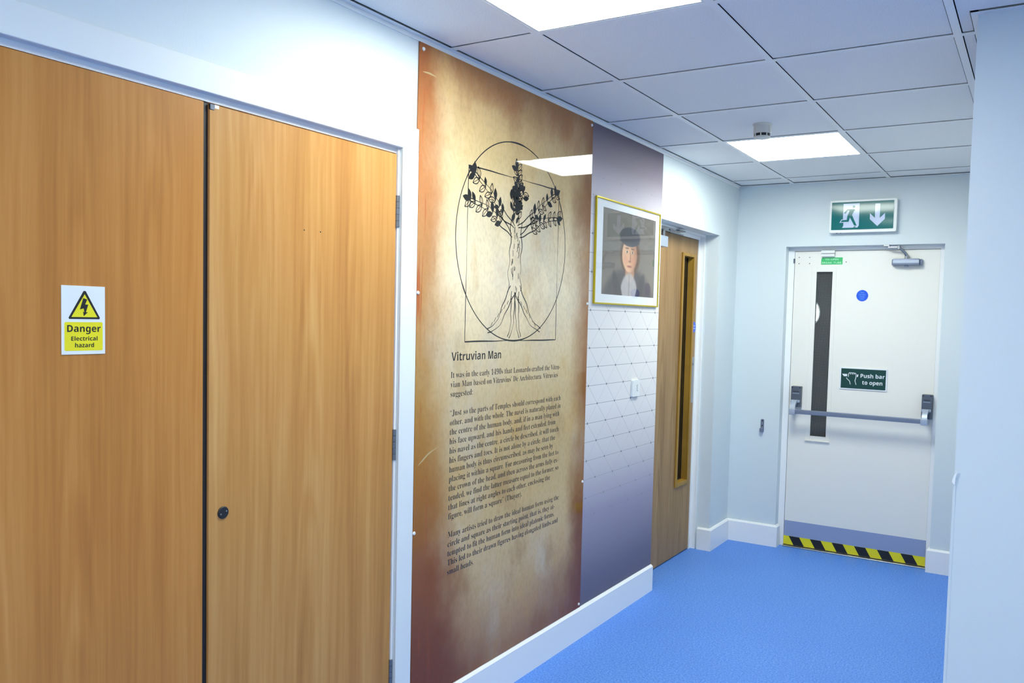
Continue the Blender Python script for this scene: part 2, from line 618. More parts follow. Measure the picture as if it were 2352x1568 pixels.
def wallpaper_mat():
    m, nt, b = new_mat('printed_triangle_wallpaper')
    g = NG(nt)
    dy, dz = 0.1866, 0.0897
    z0, y0 = 1.470, 3.5005
    base = g.ramp(g.rng(g.z, 0.12, 2.46, 0.0, 1.0, smooth=False),
                  [(0.0, S(108, 105, 124)), (0.06, S(117, 114, 136)), (0.2, S(162, 156, 176)), (0.32, S(212, 207, 211)), (0.42, S(230, 226, 226)),
                   (0.56, S(232, 228, 226)), (0.78, S(212, 208, 215)), (0.86, S(184, 177, 188)), (0.92, S(134, 124, 137)), (1.0, S(96, 87, 100))])
    a = g.m('DIVIDE', g.m('SUBTRACT', g.z, z0), dz)
    q = g.m('DIVIDE', g.m('SUBTRACT', g.y, y0), dy)

    def tri(t):                 # distance to the nearest integer
        return g.m('ABSOLUTE', g.m('SUBTRACT', g.m('FRACT', g.m('ADD', t, 0.5)), 0.5))
    dh = g.m('MULTIPLY', tri(a), dz)
    k = dy * dz / math.hypot(dz, dy / 2)
    d1 = g.m('MULTIPLY', tri(g.m('ADD', q, g.m('MULTIPLY', a, 0.5))), k)
    d2 = g.m('MULTIPLY', tri(g.m('SUBTRACT', q, g.m('MULTIPLY', a, 0.5))), k)
    lh = g.rng(dh, 0.0006, 0.0016, 0.9, 0.0)
    ld1 = g.rng(d1, 0.0005, 0.0015, 0.6, 0.0)
    ld2 = g.rng(d2, 0.0004, 0.0014, 0.4, 0.0)
    node = g.rng(g.m('MAXIMUM', g.m('MAXIMUM', dh, d1), d2), 0.0042, 0.0056, 1.0, 0.0)
    fade = g.m('MULTIPLY', g.rng(g.z, 0.35, 1.05), g.rng(g.z, 1.75, 2.35, 1.0, 0.0))
    mask = g.m('MULTIPLY', g.m('MAXIMUM', g.m('MAXIMUM', lh, node), g.m('MAXIMUM', ld1, ld2)), g.m('MULTIPLY', fade, 0.9))
    col = g.mix(mask, base, S(128, 128, 134))
    col = g.mix(g.m('MULTIPLY', node, fade), col, S(118, 120, 126))
    nt.links.new(col, b.inputs['Base Color'])
    b.inputs['Roughness'].default_value = 0.6
    b.inputs['Specular IOR Level'].default_value = 0.15
    return m


M['wallpaper'] = wallpaper_mat()


def portrait_mat():
    m, nt, b = new_mat('portrait_print')
    at = nt.nodes.new('ShaderNodeAttribute')
    at.attribute_name = 'print'
    nt.links.new(at.outputs['Color'], b.inputs['Base Color'])
    b.inputs['Roughness'].default_value = 0.6
    return m


M['portrait'] = portrait_mat()

# ------------------------------------------------------------------ the setting
CUP_Y0, CUP_Y1, CUP_Z = 0.640, 2.079, 2.064       # electrical cupboard opening
DR_Y0, DR_Y1, DR_Z = 4.203, 5.155, 2.080          # wood door opening
EX_X0, EX_X1, EX_Z = 0.338, 1.303, 2.030          # exit door opening
XM, YB = 4.3, -3.2                                # outer wall and back wall of the wider space
TH = 0.15
YD = YE + 0.074                                   # exit leaf face
XD = -0.1294                                      # wood leaf face
XC = -0.016                                       # cupboard door face

MB().box(-1.6, XM, YB, YE + 1.6, -0.06, 0.0).build('floor', M['floor'], kind='structure', label='speckled blue vinyl floor of the corridor', cat='floor')

w = MB()
w.box(-TH, 0, YB, CUP_Y0, 0, H + 0.1)
w.box(-TH, 0, CUP_Y0, CUP_Y1, CUP_Z, H + 0.1)
w.box(-TH, 0, CUP_Y1, DR_Y0, 0, H + 0.1)
w.box(-TH, 0, DR_Y0, DR_Y1, DR_Z, H + 0.1)
w.box(-TH, 0, DR_Y1, YE + TH, 0, H + 0.1)
w.build('wall_left', M['wall'], kind='structure', label='pale blue painted wall along the left of the corridor', cat='wall')
w = MB()
w.box(0, EX_X0, YE, YE + TH, 0, H + 0.1)
w.box(EX_X0, EX_X1, YE, YE + TH, EX_Z, H + 0.1)
w.box(EX_X1, XR + 0.15, YE, YE + TH, 0, H + 0.1)
w.build('wall_end', M['wall'], kind='structure', label='pale blue end wall around the white exit door', cat='wall')
w = MB()
w.prism([(XR, YP), (XM, YP), (XM, YP + 0.15), (XR + 0.15, YP + 0.15), (XR + 0.15, YE), (XR, YE)], lambda u, v, d: (u, v, d), 0, H + 0.1)
w.build('wall_right', M['wall'], kind='structure', label='pale blue wall corner at the right edge of the photo', cat='wall')
MB().box(XM, XM + 0.1, YB, YP + 0.15, 0, H + 0.1).build('wall_outer', M['wall'], kind='structure', label='plain wall at the far right of the wider lobby', cat='wall')
MB().box(0, XM, YB - 0.1, YB, 0, H + 0.1).build('wall_back', M['wall'], kind='structure', label='plain wall behind the viewpoint', cat='wall')

# lamps of the suspended ceiling: grid cells (i along x, j along y)
LAMPS = [(0, -1), (0, 3), (0, -5), (4, -3), (4, -7)]  # last two are unseen fill lights, added to lift the lobby side


def cell(i, j):
    return GX0 + G * i, GY0 + G * j


def in_room(x0, x1, y0, y1):
    x0, x1 = max(x0, 0.001), min(x1, XM - 0.001)
    y0, y1 = max(y0, YB + 0.001), min(y1, YE - 0.001)
    if y0 >= YP - 1e-6:
        x1 = min(x1, XR - 0.001)
    return (x0, x1, y0, y1) if x1 - x0 > 0.01 and y1 - y0 > 0.01 else None


tiles = MB()
for i in range(-1, 8):
    for j in range(-10, 7):
        if (i, j) in LAMPS:
            continue
        x0, y0 = cell(i, j)
        spans = [(y0, y0 + G)]
        if y0 < YP < y0 + G:
            spans = [(y0, YP), (YP, y0 + G)]
        for k, (a, b) in enumerate(spans):
            r = in_room(x0, x0 + G, a, b)
            if not r:
                continue
            e = 0.0148
            ya = r[2] + (0 if a == YP else e)
            yb = r[3] - (0 if b == YP else e)
            if i >= 2 and b == YP:
                yb = YP - 0.0235
            if i == 2 and a == YP:
                ya = YP - 0.0235
            if i == 2 and a >= YP:
                r = (r[0], XR - 0.0225 + e, r[2], r[3])
            xa, xb = max(r[0] + e, 0.0245), r[1] - e
            if yb > YE - 0.03:
                yb = YE - 0.0255
            if xb - xa > 0.005 and yb - ya > 0.005:
                tiles.box(xa, xb, ya, yb, H + 0.001, H + 0.014)
tiles.build('ceiling', M['tile'], kind='structure', label='suspended ceiling of grey white mineral tiles', cat='ceiling')
MB().box(0, XM, YB, YE, H + 0.06, H + 0.09).build('ceiling_shade_sheet', M['dark'], kind='structure', label='black sheet painted as shade above the suspended ceiling tiles', cat='ceiling')  # near-black sheet paints the shade seen in the gaps between tiles

bars = MB()
for i in range(0, 8):
    x = GX0 + G * i
    if x < XM:
        bars.box(x - 0.012, x + 0.012, YB, (YE if x < XR else YP), H - 0.003, H - 0.0006)
for j in range(-9, 7):
    y = GY0 + G * j
    if YB < y < YE:
        bars.box(0.001, (XM if y < YP else XR), y - 0.012, y + 0.012, H - 0.0029, H - 0.0005)
bars.build('trim_grid', M['grid'], kind='structure', label='white metal grid bars between the ceiling tiles', cat='ceiling grid')
tr = MB()
tr.box(0, 0.021, YB, YE, H - 0.0055, H - 0.0031)
tr.box(0, 0.004, YB, YE, H - 0.020, H + 0.004)
tr.box(0.021, XR, YE - 0.021, YE, H - 0.0055, H - 0.0031)
tr.box(XR - 0.019, XR, YP - 0.020, YE - 0.021, H - 0.0055, H - 0.0031)
tr.box(XR, XM, YP - 0.020, YP, H - 0.0055, H - 0.0031)
tr.build('trim_ceiling_edge', M['grid'], kind='structure', label='thin white angle trim where ceiling meets the walls', cat='ceiling trim')


def skirting(name, path, label):
    """path of (x, y) wall points; the board stands to the left-hand side of travel direction"""
    mb = MB()
    prof = [(0.0, 0.0), (SP, 0.0), (SP, SK - 0.010), (SP - 0.010, SK - 0.0005), (0.0, SK)]
    pts = [Vector(p) for p in path]
    rows = []
    for i, p in enumerate(pts):
        ns = []
        if i > 0:
            d = (pts[i] - pts[i - 1]).normalized()
            ns.append(Vector((d.y, -d.x)))
        if i < len(pts) - 1:
            d = (pts[i + 1] - pts[i]).normalized()
            ns.append(Vector((d.y, -d.x)))
        if len(ns) == 2:
            n = (ns[0] + ns[1]) / (1 + ns[0].dot(ns[1]))
        else:
            n = ns[0]
        rows.append([mb.bm.verts.new((p.x + n.x * a, p.y + n.y * a, h)) for a, h in prof])
    for a, b in zip(rows, rows[1:]):
        for k in range(len(prof)):
            mb.bm.faces.new([a[k], a[(k + 1) % len(prof)], b[(k + 1) % len(prof)], b[k]])
    mb.bm.faces.new(rows[0][::-1])
    mb.bm.faces.new(rows[-1])
    return mb.build(name, M['trim'], kind='structure', label=label, cat='skirting board')


skirting('baseboard_left', [(0, 2.157), (0, DR_Y0)], 'white skirting board under the parchment poster and patterned panel')
skirting('baseboard_corner', [(XD + 0.05, DR_Y1), (0, DR_Y1), (0, YE), (EX_X0, YE), (EX_X0, YE + 0.05)], 'white skirting board wrapping the corner between the two doors')
skirting('baseboard_end', [(EX_X1, YE + 0.05), (EX_X1, YE), (XR, YE)], 'short white skirting board right of the exit door')
skirting('baseboard_lobby', [(XM, YB), (0, YB), (0, 0.56)], 'white skirting board behind the viewpoint')

# boarded casing around the cupboard
c = MB()
c.box(0, 0.006, CUP_Y0 - 0.08, 2.157, CUP_Z, 2.139, 0.0015, 1)
c.box(0, 0.006, CUP_Y1, 2.157, 0, CUP_Z, 0.0015, 1)
c.box(0, 0.006, CUP_Y0 - 0.08, CUP_Y0, 0, CUP_Z, 0.0015, 1)
c.build('trim_cupboard_casing', M['casing'], kind='structure', label='flat painted casing around the cupboard doors', cat='door casing')

# corner guard on the right-hand wall corner
g_ = MB()
g_.box(XR - 0.0018, XR + 0.006, YP - 0.0010, YP, 0, 1.05)
g_.box(XR - 0.0018, XR, YP, YP + 0.022, 0, 1.05)
cg = g_.build('corner_guard', M['wall'], label='white plastic guard on the lower wall corner at far right', cat='corner guard')
g_ = MB().prism([(XR - 0.006, 1.055), (XR + 0.003, 1.045), (XR + 0.004, 1.068), (XR + 0.009, 1.090), (XR - 0.001, 1.075)], end(YP), 0.003, 0.006)
g_.build('chipped_tip', plain('bare_plaster', (0.9, 0.93, 0.95, 1), 0.8), cg, label='bright broken tip')

# rooms seen through the two vision panels
v = MB()
v.box(-0.4, XR, YE + 1.55, YE + 1.6, 0, 2.6)
v.box(-0.45, -0.4, YE + TH, YE + 1.6, 0, 2.6)
v.box(XR, XR + 0.05, YE + TH, YE + 1.6, 0, 2.6)
v.box(-0.4, XR, YE + TH, YE + 1.6, 2.55, 2.6)
v.build('wall_lobby', M['vestibule'], kind='structure', label='dim grey lobby beyond the exit door glass', cat='wall')
v = MB()
v.box(-1.6, -1.55, 3.9, 7.2, 0, 2.6)
v.box(-1.6, -TH, 3.85, 3.9, 0, 2.6)
v.box(-1.6, -0.45, 7.2, 7.25, 0, 2.6)
v.box(-1.6, -TH, 3.9, YE + TH, 2.55, 2.6)
v.build('wall_office', M['office'], kind='structure', label='dim brown room beyond the wooden door glass', cat='wall')

# ------------------------------------------------------------------ ceiling lamps
lamp_labels = {
    (0, -1): 'square white LED ceiling light above the parchment poster, nearest the viewer',
    (0, 3): 'square white LED ceiling light near the exit, beside the smoke detector',
    (0, -5): 'square white LED ceiling light behind the viewpoint by the left wall',
    (4, -3): 'added unseen square fill light over the lobby right of the viewpoint',
    (4, -7): 'added unseen square fill light in the rear right of the lobby'}
for (i, j) in LAMPS:
    x0, y0 = cell(i, j)
    t = thing('ceiling_light', (x0 + G / 2, y0 + G / 2, H), lamp_labels[(i, j)], 'light', 'square panel lights in the ceiling')
    f = MB()
    a, b_ = 0.0125, 0.022
    for (xa, xb, ya, yb) in ((a, b_, a, G - a), (G - b_, G - a, a, G - a), (b_, G - b_, a, b_), (b_, G - b_, G - b_, G - a)):
        f.box(x0 + xa, x0 + xb, y0 + ya, y0 + yb, H - 0.002, H + 0.02)
    f.build('frame', M['lampframe'], t)
    MB().box(x0 + b_, x0 + G - b_, y0 + b_, y0 + G - b_, H + 0.0005, H + 0.010).build('diffuser', M['lamp'], t)
    MB().box(x0 + a, x0 + G - a, y0 + a, y0 + G - a, H + 0.0201, H + 0.04).build('housing', M['lampframe'], t)

# ------------------------------------------------------------------ smoke detector
sx, sy, sk = 0.661, 3.835, 0.85
t = thing('smoke_detector', (sx, sy, H), 'round cream smoke detector hanging under the ceiling beside the far light', 'smoke detector')
dn = lambda a, b, h: (sx + a * sk, sy + b * sk, H + 0.001 - h * sk)
MB().lathe([(0.0, 0.0), (0.052, 0.0), (0.052, 0.008), (0.049, 0.012), (0.0, 0.012)], dn, 40).build('base_plate', M['cream_plastic'], t)
MB().lathe([(0.0, 0.012), (0.047, 0.012), (0.048, 0.020), (0.048, 0.050), (0.046, 0.053), (0.0, 0.053)], dn, 40).build('body', M['cream_plastic'], t)
MB().lathe([(0.0, 0.0531), (0.0415, 0.0531), (0.0415, 0.069), (0.0, 0.069)], dn, 40).build('sensor_grille', M['black'], t)
cage = MB()
for k in range(8):
    a = 2 * math.pi * (k + 0.15) / 8
    cage.tube([dn(0.0435 * math.cos(a), 0.0435 * math.sin(a), 0.052), dn(0.0425 * math.cos(a), 0.0425 * math.sin(a), 0.071)], 0.003, 8)
cage.lathe([(0.0, 0.068), (0.044, 0.068), (0.045, 0.071), (0.041, 0.077), (0.025, 0.081), (0.0, 0.082)], dn, 40)
cage.build('cap', M['cream_plastic'], t)

# ------------------------------------------------------------------ electrical cupboard
t = thing('electrical_cupboard', (XC, 1.36, 0), 'tall beech cupboard with double doors built into the left wall', 'cupboard')
f = MB()
f.box(-0.06, -0.010, CUP_Y1 - 0.006, CUP_Y1, 0, CUP_Z)
f.box(-0.06, -0.010, CUP_Y0, CUP_Y0 + 0.006, 0, CUP_Z)
f.box(-0.06, -0.020, CUP_Y0, CUP_Y1, CUP_Z - 0.017, CUP_Z)
f.build('frame', M['trim'], t)
MB().box(-0.10, -0.065, CUP_Y0, CUP_Y1, 0, CUP_Z).build('shade_backing', M['dark'], t)  # near-black backing paints the shade behind the door gaps
ZT = 2.0445
D1 = MB().box(XC - 0.036, XC, 0.650, 1.3515, 0.012, ZT, 0.001, 1).build('door', M['beech'], t, label='left beech door with the danger sign')
D2 = MB().box(XC - 0.034, XC + 0.002, 1.3675, 2.0702, 0.012, ZT - 0.002, 0.001, 1).build('door', M['beech2'], t, label='right beech door with keyhole cover')
MB().box(XC - 0.04, XC - 0.006, 1.3517, 1.3673, 0.012, ZT - 0.001).build('meeting_strip', M['black'], D1)
for zc in (1.857, 1.082, 0.296):
    hb = MB()
    for k in range(5):
        z0 = zc - 0.052 + k * 0.0208
        hb.cyl((XC + 0.004, 2.0745, z0 + 0.0006), (XC + 0.004, 2.0745, z0 + 0.0202), 0.0068, 16)
    hb.box(XC - 0.012, XC + 0.0005, 2.0725, 2.0785, zc - 0.052, zc + 0.052)
    hb.build('hinge', M['hinge'], D2)
kh = left(XC + 0.002)
kc = MB().lathe([(0, 0), (0.0165, 0), (0.0165, 0.002), (0.0145, 0.0036), (0, 0.0036)], lambda a, b, h: kh(1.411 + a, 0.981 + b, h), 32).build('keyhole_cover', M['black'], D2, label='round black keyhole cover')
for du in (-0.0085, 0.0085):
    MB().prism(disc(1.411 + du, 0.981 + du * 0.35, 0.0021, 10), kh, 0.0036, 0.0041).build('screw', M['steel'], kc)
for u_, v_ in ((1.681, 1.755), (1.743, 1.756)):
    MB().prism(disc(u_, v_, 0.0022, 10), kh, -0.001, 0.0004).build('screw_hole', M['black'], D2)
MB().box(XC - 0.004, XC + 0.004, 1.3675, 1.381, 2.028, 2.0425, 0.001, 1).build('latch_plate', M['darkgrey'], D2)
MB().box(XC + 0.0021, XC + 0.003, 1.3815, 1.394, 2.0335, 2.0425).build('paint_patch', M['trim'], D2)

# ------------------------------------------------------------------ danger sign
SY0, SY1, SZ0, SZ1 = 0.9975, 1.0945, 1.412, 1.565
dl = left(XC)
sg = MB().prism([(SY0, SZ0), (SY1, SZ0), (SY1, SZ1), (SY0, SZ1)], dl, 0.0, 0.0015).build(
    'danger_sign', M['sign_white'], label='white and yellow danger electrical hazard sign on the left cupboard door', cat='sign')
UW, VH = SY1 - SY0, SZ1 - SZ0


def duv(px, py):                # crop pixels of the sign -> sign coordinates
    return SY0 + (px - 196) / 245.0 * UW, SZ1 - (py - 136) / 384.0 * VH


MB().poly([duv(*p) for p in [(237, 322), (408, 322), (411, 314), (330, 164), (318, 164), (234, 314)]][::1], dl, 0.0017).build('triangle_border', M['matt_ink'], sg)
MB().poly([duv(*p) for p in [(249, 311), (396, 311), (324, 182)]], dl, 0.0019).build('triangle_field', M['yellow'], sg)
MB().poly([duv(*p) for p in [(316, 204), (338, 212), (326, 240), (344, 240), (330, 284), (342, 282), (318, 306), (314, 280), (321, 284), (318, 262), (296, 268)]], dl, 0.0021).build('lightning_bolt', M['matt_ink'], sg)
a, b = duv(211, 500), duv(427, 339)
MB().poly(rrect(a[0], b[0], a[1], b[1], 0.003), dl, 0.0017).build('text_panel', M['yellow'], sg)
tx = MB()
for s_, (x0, x1), base, cap in (('Danger', (226, 415), 394, 38), ('Electrical', (248, 396), 443, 23), ('hazard', (269, 376), 481, 24)):
    p0, p1 = duv(x0, base), duv(x1, base)
    put_text(tx, heavy(s_), dl, p0[0], p0[1], cap=cap / 384.0 * VH, w=p1[0] - p0[0], d=0.0019, capref=heavy('E'))
tx.build('lettering', M['matt_ink'], sg)

# ------------------------------------------------------------------ parchment poster
pl = left(0.0065)
PT = 0.0065                     # front face of the sheet
pz0, pz1 = 0.1475, 2.4285
ps = MB().prism([(2.1575, pz0), (3.378, pz0), (3.378, pz1), (2.153, pz1), (2.149, 2.1395), (2.1575, 2.1395)], left(0.0), 0.0015, PT, 0.0008).build(
    'parchment_poster', M['parchment'], label='tall glossy brown parchment poster with line drawing and black text', cat='poster')

# plain stand-in for the drawing: a tree drawn in line, with compass circle and square
dr = MB()
INK_D = 0.0003
rnd = random.Random(4)
LEAFS = [0]


def line(pts, wd=0.0032, sm=8, tap=None):
    dr.ribbon(spline(pts, sm) if sm else pts, wd, pl, INK_D, tap)


cyc, czc, rc = 2.756, 1.815, 0.392
circ = [(cyc + rc * math.cos(a), czc + rc * math.sin(a)) for a in [2 * math.pi * k / 120 for k in range(121)]]
dr.ribbon(circ, 0.0042, pl, INK_D)
for a0, a1 in ((80, 100), (135, 150), (20, 34), (255, 285), (205, 216)):
    dr.ribbon([(cyc + rc * math.cos(math.radians(a0 + (a1 - a0) * k / 12)), czc + rc * math.sin(math.radians(a0 + (a1 - a0) * k / 12))) for k in range(13)],
              0.0068, pl, INK_D + 0.0001, lambda q: 0.5 + 0.5 * math.sin(math.pi * q))
for p, q, wd in (((2.434, 2.069), (3.084, 2.069), 0.005), ((3.084, 2.069), (3.084, 1.423), 0.0042), ((3.084, 1.423), (2.430, 1.423), 0.0058), ((2.430, 1.423), (2.434, 2.069), 0.0042)):
    n = 14
    pts = [(p[0] + (q[0] - p[0]) * k / n + rnd.uniform(-.0008, .0008), p[1] + (q[1] - p[1]) * k / n + rnd.uniform(-.0008, .0008)) for k in range(n + 1)]
    line(pts, wd, 2, lambda q_: 0.65 + 0.35 * math.sin(9 * q_))


def branch(pts, w0, w1):
    """two contour lines of a tapering limb"""
    c_ = spline(pts, 8)
    n = len(c_)
    for sgn in (-1, 1):
        out = []
        for i, (u, v_) in enumerate(c_):
            p0, p1 = c_[max(i - 1, 0)], c_[min(i + 1, n - 1)]
            dx, dy = p1[0] - p0[0], p1[1] - p0[1]
            l = math.hypot(dx, dy) or 1e-9
            ww = w0 + (w1 - w0) * i / (n - 1)
            ww *= 1 + 0.12 * math.sin(i * 0.9 + sgn)
            out.append((u - dy / l * ww * sgn / 2, v_ + dx / l * ww * sgn / 2))
        line(out, 0.0050, 0, lambda q: 0.7 + 0.3 * math.sin(7 * q))


def leaf(u, v_, ang, ln, fill=False):
    ca, sa = math.cos(ang), math.sin(ang)
    pts = [(t_ * ln, s_ * ln * 0.24 * math.sin(math.pi * t_)) for s_ in (1, -1) for t_ in ([k / 8 for k in range(9)] if s_ == 1 else [1 - k / 8 for k in range(9)])]
    q = [(u + a * ca - b * sa, v_ + a * sa + b * ca) for a, b in pts]
    LEAFS[0] += 1
    if fill:
        dr.poly(q[:-1][::-1], pl, INK_D + LEAFS[0] * 4e-6)
    else:
        dr.ribbon(q, 0.0036, pl, INK_D)
        dr.ribbon([q[0], q[8]], 0.0022, pl, INK_D)


# trunk and roots
branch([(2.755, 1.90), (2.757, 1.80), (2.750, 1.70), (2.756, 1.62)], 0.075, 0.090)
branch([(2.742, 1.63), (2.690, 1.56), (2.640, 1.49), (2.572, 1.462)], 0.046, 0.014)
branch([(2.772, 1.63), (2.830, 1.56), (2.880, 1.50), (2.955, 1.465)], 0.046, 0.014)
branch([(2.747, 1.62), (2.742, 1.55), (2.738, 1.48), (2.715, 1.436)], 0.030, 0.012)
branch([(2.768, 1.62), (2.774, 1.55), (2.782, 1.48), (2.800, 1.436)], 0.030, 0.012)
# limbs
LIMBS = [[(2.735, 1.865), (2.66, 1.92), (2.58, 1.985), (2.475, 2.045)], [(2.735, 1.855), (2.65, 1.885), (2.56, 1.925), (2.450, 1.945)],
         [(2.776, 1.865), (2.86, 1.92), (2.95, 1.985), (3.050, 2.045)], [(2.776, 1.855), (2.87, 1.885), (2.96, 1.925), (3.070, 1.945)],
         [(2.755, 1.89), (2.75, 1.96), (2.765, 2.03), (2.755, 2.10)]]
for lb in LIMBS:
    branch(lb, 0.040, 0.010)
    c_ = spline(lb, 6)
    n = len(c_)
    for i in range(n // 3, n, 2):
        u, v_ = c_[i]
        p0, p1 = c_[i - 1], c_[min(i + 1, n - 1)]
        base = math.atan2(p1[1] - p0[1], p1[0] - p0[0])
        for sgn in (-1, 1):
            leaf(u, v_, base + sgn * rnd.uniform(0.7, 1.1), rnd.uniform(0.034, 0.05), rnd.random() < 0.3)
    leaf(c_[-1][0], c_[-1][1], math.atan2(c_[-1][1] - c_[-2][1], c_[-1][0] - c_[-2][0]), 0.05, True)
# dark heart of the crown
for k in range(46):
    a, r_ = rnd.uniform(0, 2 * math.pi), rnd.uniform(0.0, 1.0)
    leaf(2.756 + 0.050 * r_ * math.cos(a), 1.985 + 0.075 * r_ * math.sin(a), rnd.uniform(0, 6.28), rnd.uniform(0.028, 0.045), k % 3 > 0)
# bark ticks
for k in range(26):
    u, v_ = 2.755 + rnd.uniform(-0.028, 0.028), rnd.uniform(1.63, 1.88)
    line([(u, v_), (u + rnd.uniform(-.003, .003), v_ - 0.010), (u + rnd.uniform(-.004, .004), v_ - rnd.uniform(0.016, 0.028))], 0.0030, 3)
for sgn in (-1, 1):
    for k in range(7):
        q = k / 7
        u, v_ = 2.756 + sgn * (0.022 + 0.15 * q), 1.60 - 0.12 * q
        line([(u, v_), (u + sgn * 0.012, v_ - 0.016)], 0.0026, 0)
dr.build('line_drawing', M['ink'], ps, label='black line drawing of a branching tree in a circle and square', recalc=False)

tt = MB()
put_text(tt, heavy('Vitruvian'), pl, 2.3535, 1.3545, cap=0.0305, w=0.2085, d=INK_D, offset=-0.004, capref=heavy('V'))
tt.build('title_text', M['ink'], ps, recalc=False)
tt = MB()
put_text(tt, heavy('Man'), pl, 2.5815, 1.3545, cap=0.0305, w=0.0865, d=INK_D, offset=-0.004, capref=heavy('V'))
tt.build('title_text', M['ink'], ps, recalc=False)
PARA = [(1.2925, ['It was in the early 1490s that Leonardo crafted the Vitru-', 'vian Man based on Vitruvius\u2019 De Architectura. Vitruvius', 'suggested:']),
        (1.1540, ['\u201cJust so the parts of Temples should correspond with each', 'other, and with the whole. The navel is naturally placed in', 'the centre of the human body, and, if in a man lying with',
                  'his face upward, and his hands and feet extended, from', 'his navel as the centre, a circle be described, it will touch', 'his fingers and toes. It is not alone by a circle, that the',
                  'human body is thus circumscribed, as may be seen by', 'placing it within a square. For measuring from the feet to', 'the crown of the head, and then across the arms fully ex-',
                  'tended, we find the latter measure equal to the former; so', 'that lines at right angles to each other, enclosing the', 'figure, will form a square\u201d (Thayer).']),
        (0.7070, ['Many artists tried to draw the ideal human form using the', 'circle and square as their starting point, that is, they at-', 'tempted to fit the human form into ideal platonic forms.',
                  'This led to their drawn figures having elongated limbs and', 'small heads.'])]
ENDS = [[3.131, 3.113, 2.486], [3.143, 3.144, 3.135, 3.103, 3.132, 3.102, 3.087, 3.134, 3.134, 3.138, 3.067, 2.842], [3.148, 3.113, 3.111, 3.145, 2.513]]
for (z0, lines), ends in zip(PARA, ENDS):
    pm = MB()
    for k, (s_, e_) in enumerate(zip(lines, ends)):
        put_text(pm, serif(s_), pl, 2.3515, z0 - 0.0345 * k, cap=0.0212, w=e_ - 2.3515, d=INK_D, offset=-0.009, capref=serif('I'))
    pm.build('body_text', M['ink'], ps, recalc=False)
for (u, v_) in ((2.171, 2.408), (2.1625, 1.593), (2.1625, 0.765), (2.171, 0.165), (3.363, 2.408), (3.365, 1.588), (3.366, 0.752), (3.363, 0.165)):
    MB().lathe([(0, 0), (0.0066, 0), (0.0063, 0.002), (0.0045, 0.0042), (0, 0.005)], lambda a, b, h: (PT + h, u + a, v_ + b), 20).build('screw_cap', M['white_plastic'], ps)

M['scuff'] = plain('pale_scuff', S(194, 168, 122), 0.1, spec=0.3)
for pts in ([(2.176, 0.997), (2.200, 1.012), (2.235, 1.033), (2.290, 1.052)], [(2.168, 2.333), (2.205, 2.336), (2.245, 2.333)]):
    MB().ribbon(spline(pts, 6), 0.0065, pl, 0.0002, lambda q: max(0.05, math.sin(math.pi * q))).build('scuff_mark', M['scuff'], ps, recalc=False)

# ------------------------------------------------------------------ patterned panel beside it
MB().box(0.0005, 0.003, 3.3785, DR_Y0 - 0.001, SK, H - 0.0205).build(
    'patterned_wall_panel', M['wallpaper'], label='printed wall panel with grey triangle pattern fading to purple', cat='wall panel')

# ------------------------------------------------------------------ framed portrait
fy0, fy1, fz0, fz1 = 3.422, 4.168, 1.590, 2.096
fx = 0.014
t = thing('framed_picture', (0.003, (fy0 + fy1) / 2, fz0), 'gold framed portrait print hanging on the patterned panel', 'picture')
f = MB()
bw = 0.0075
for (ya, yb, za, zb) in ((fy0, fy0 + bw, fz0, fz1), (fy1 - bw, fy1, fz0, fz1), (fy0 + bw, fy1 - bw, fz0, fz0 + bw), (fy0 + bw, fy1 - bw, fz1 - bw, fz1)):
    f.box(0.0035, fx, ya, yb, za, zb, 0.001, 2)
f.build('frame', M['gold'], t)
MB().box(0.004, 0.0055, fy0 + bw, fy1 - bw, fz0 + bw, fz1 - bw).build('back_board', M['mat_board'], t)
hy0, hy1, hz0, hz1 = 3.500, 4.113, 1.639, 2.0535
f = MB()
for (ya, yb, za, zb) in ((fy0 + bw, hy0, fz0 + bw, fz1 - bw), (hy1, fy1 - bw, fz0 + bw, fz1 - bw), (hy0, hy1, fz0 + bw, hz0), (hy0, hy1, hz1, fz1 - bw)):
    f.box(0.0066, 0.0085, ya, yb, za, zb)
f.build('mat', M['mat_board'], t)
MB().box(0.0100, 0.0115, fy0 + bw, fy1 - bw, fz0 + bw, fz1 - bw).build('glass_pane', M['glass'], t)


def lerp(a, b, q):
    return tuple(x + (y - x) * q for x, y in zip(a, b))


def sst(a, b, x):
    q = max(0.0, min(1.0, (x - a) / (b - a)))
    return q * q * (3 - 2 * q)


def ell(u, v, cu, cv, ru, rv, soft=0.12, rot=0.0):
    du, dv = u - cu, v - cv
    c_, s_ = math.cos(rot), math.sin(rot)
    d = math.hypot((du * c_ + dv * s_) / ru, (-du * s_ + dv * c_) / rv)
    return 1 - sst(1 - soft, 1 + soft, d)


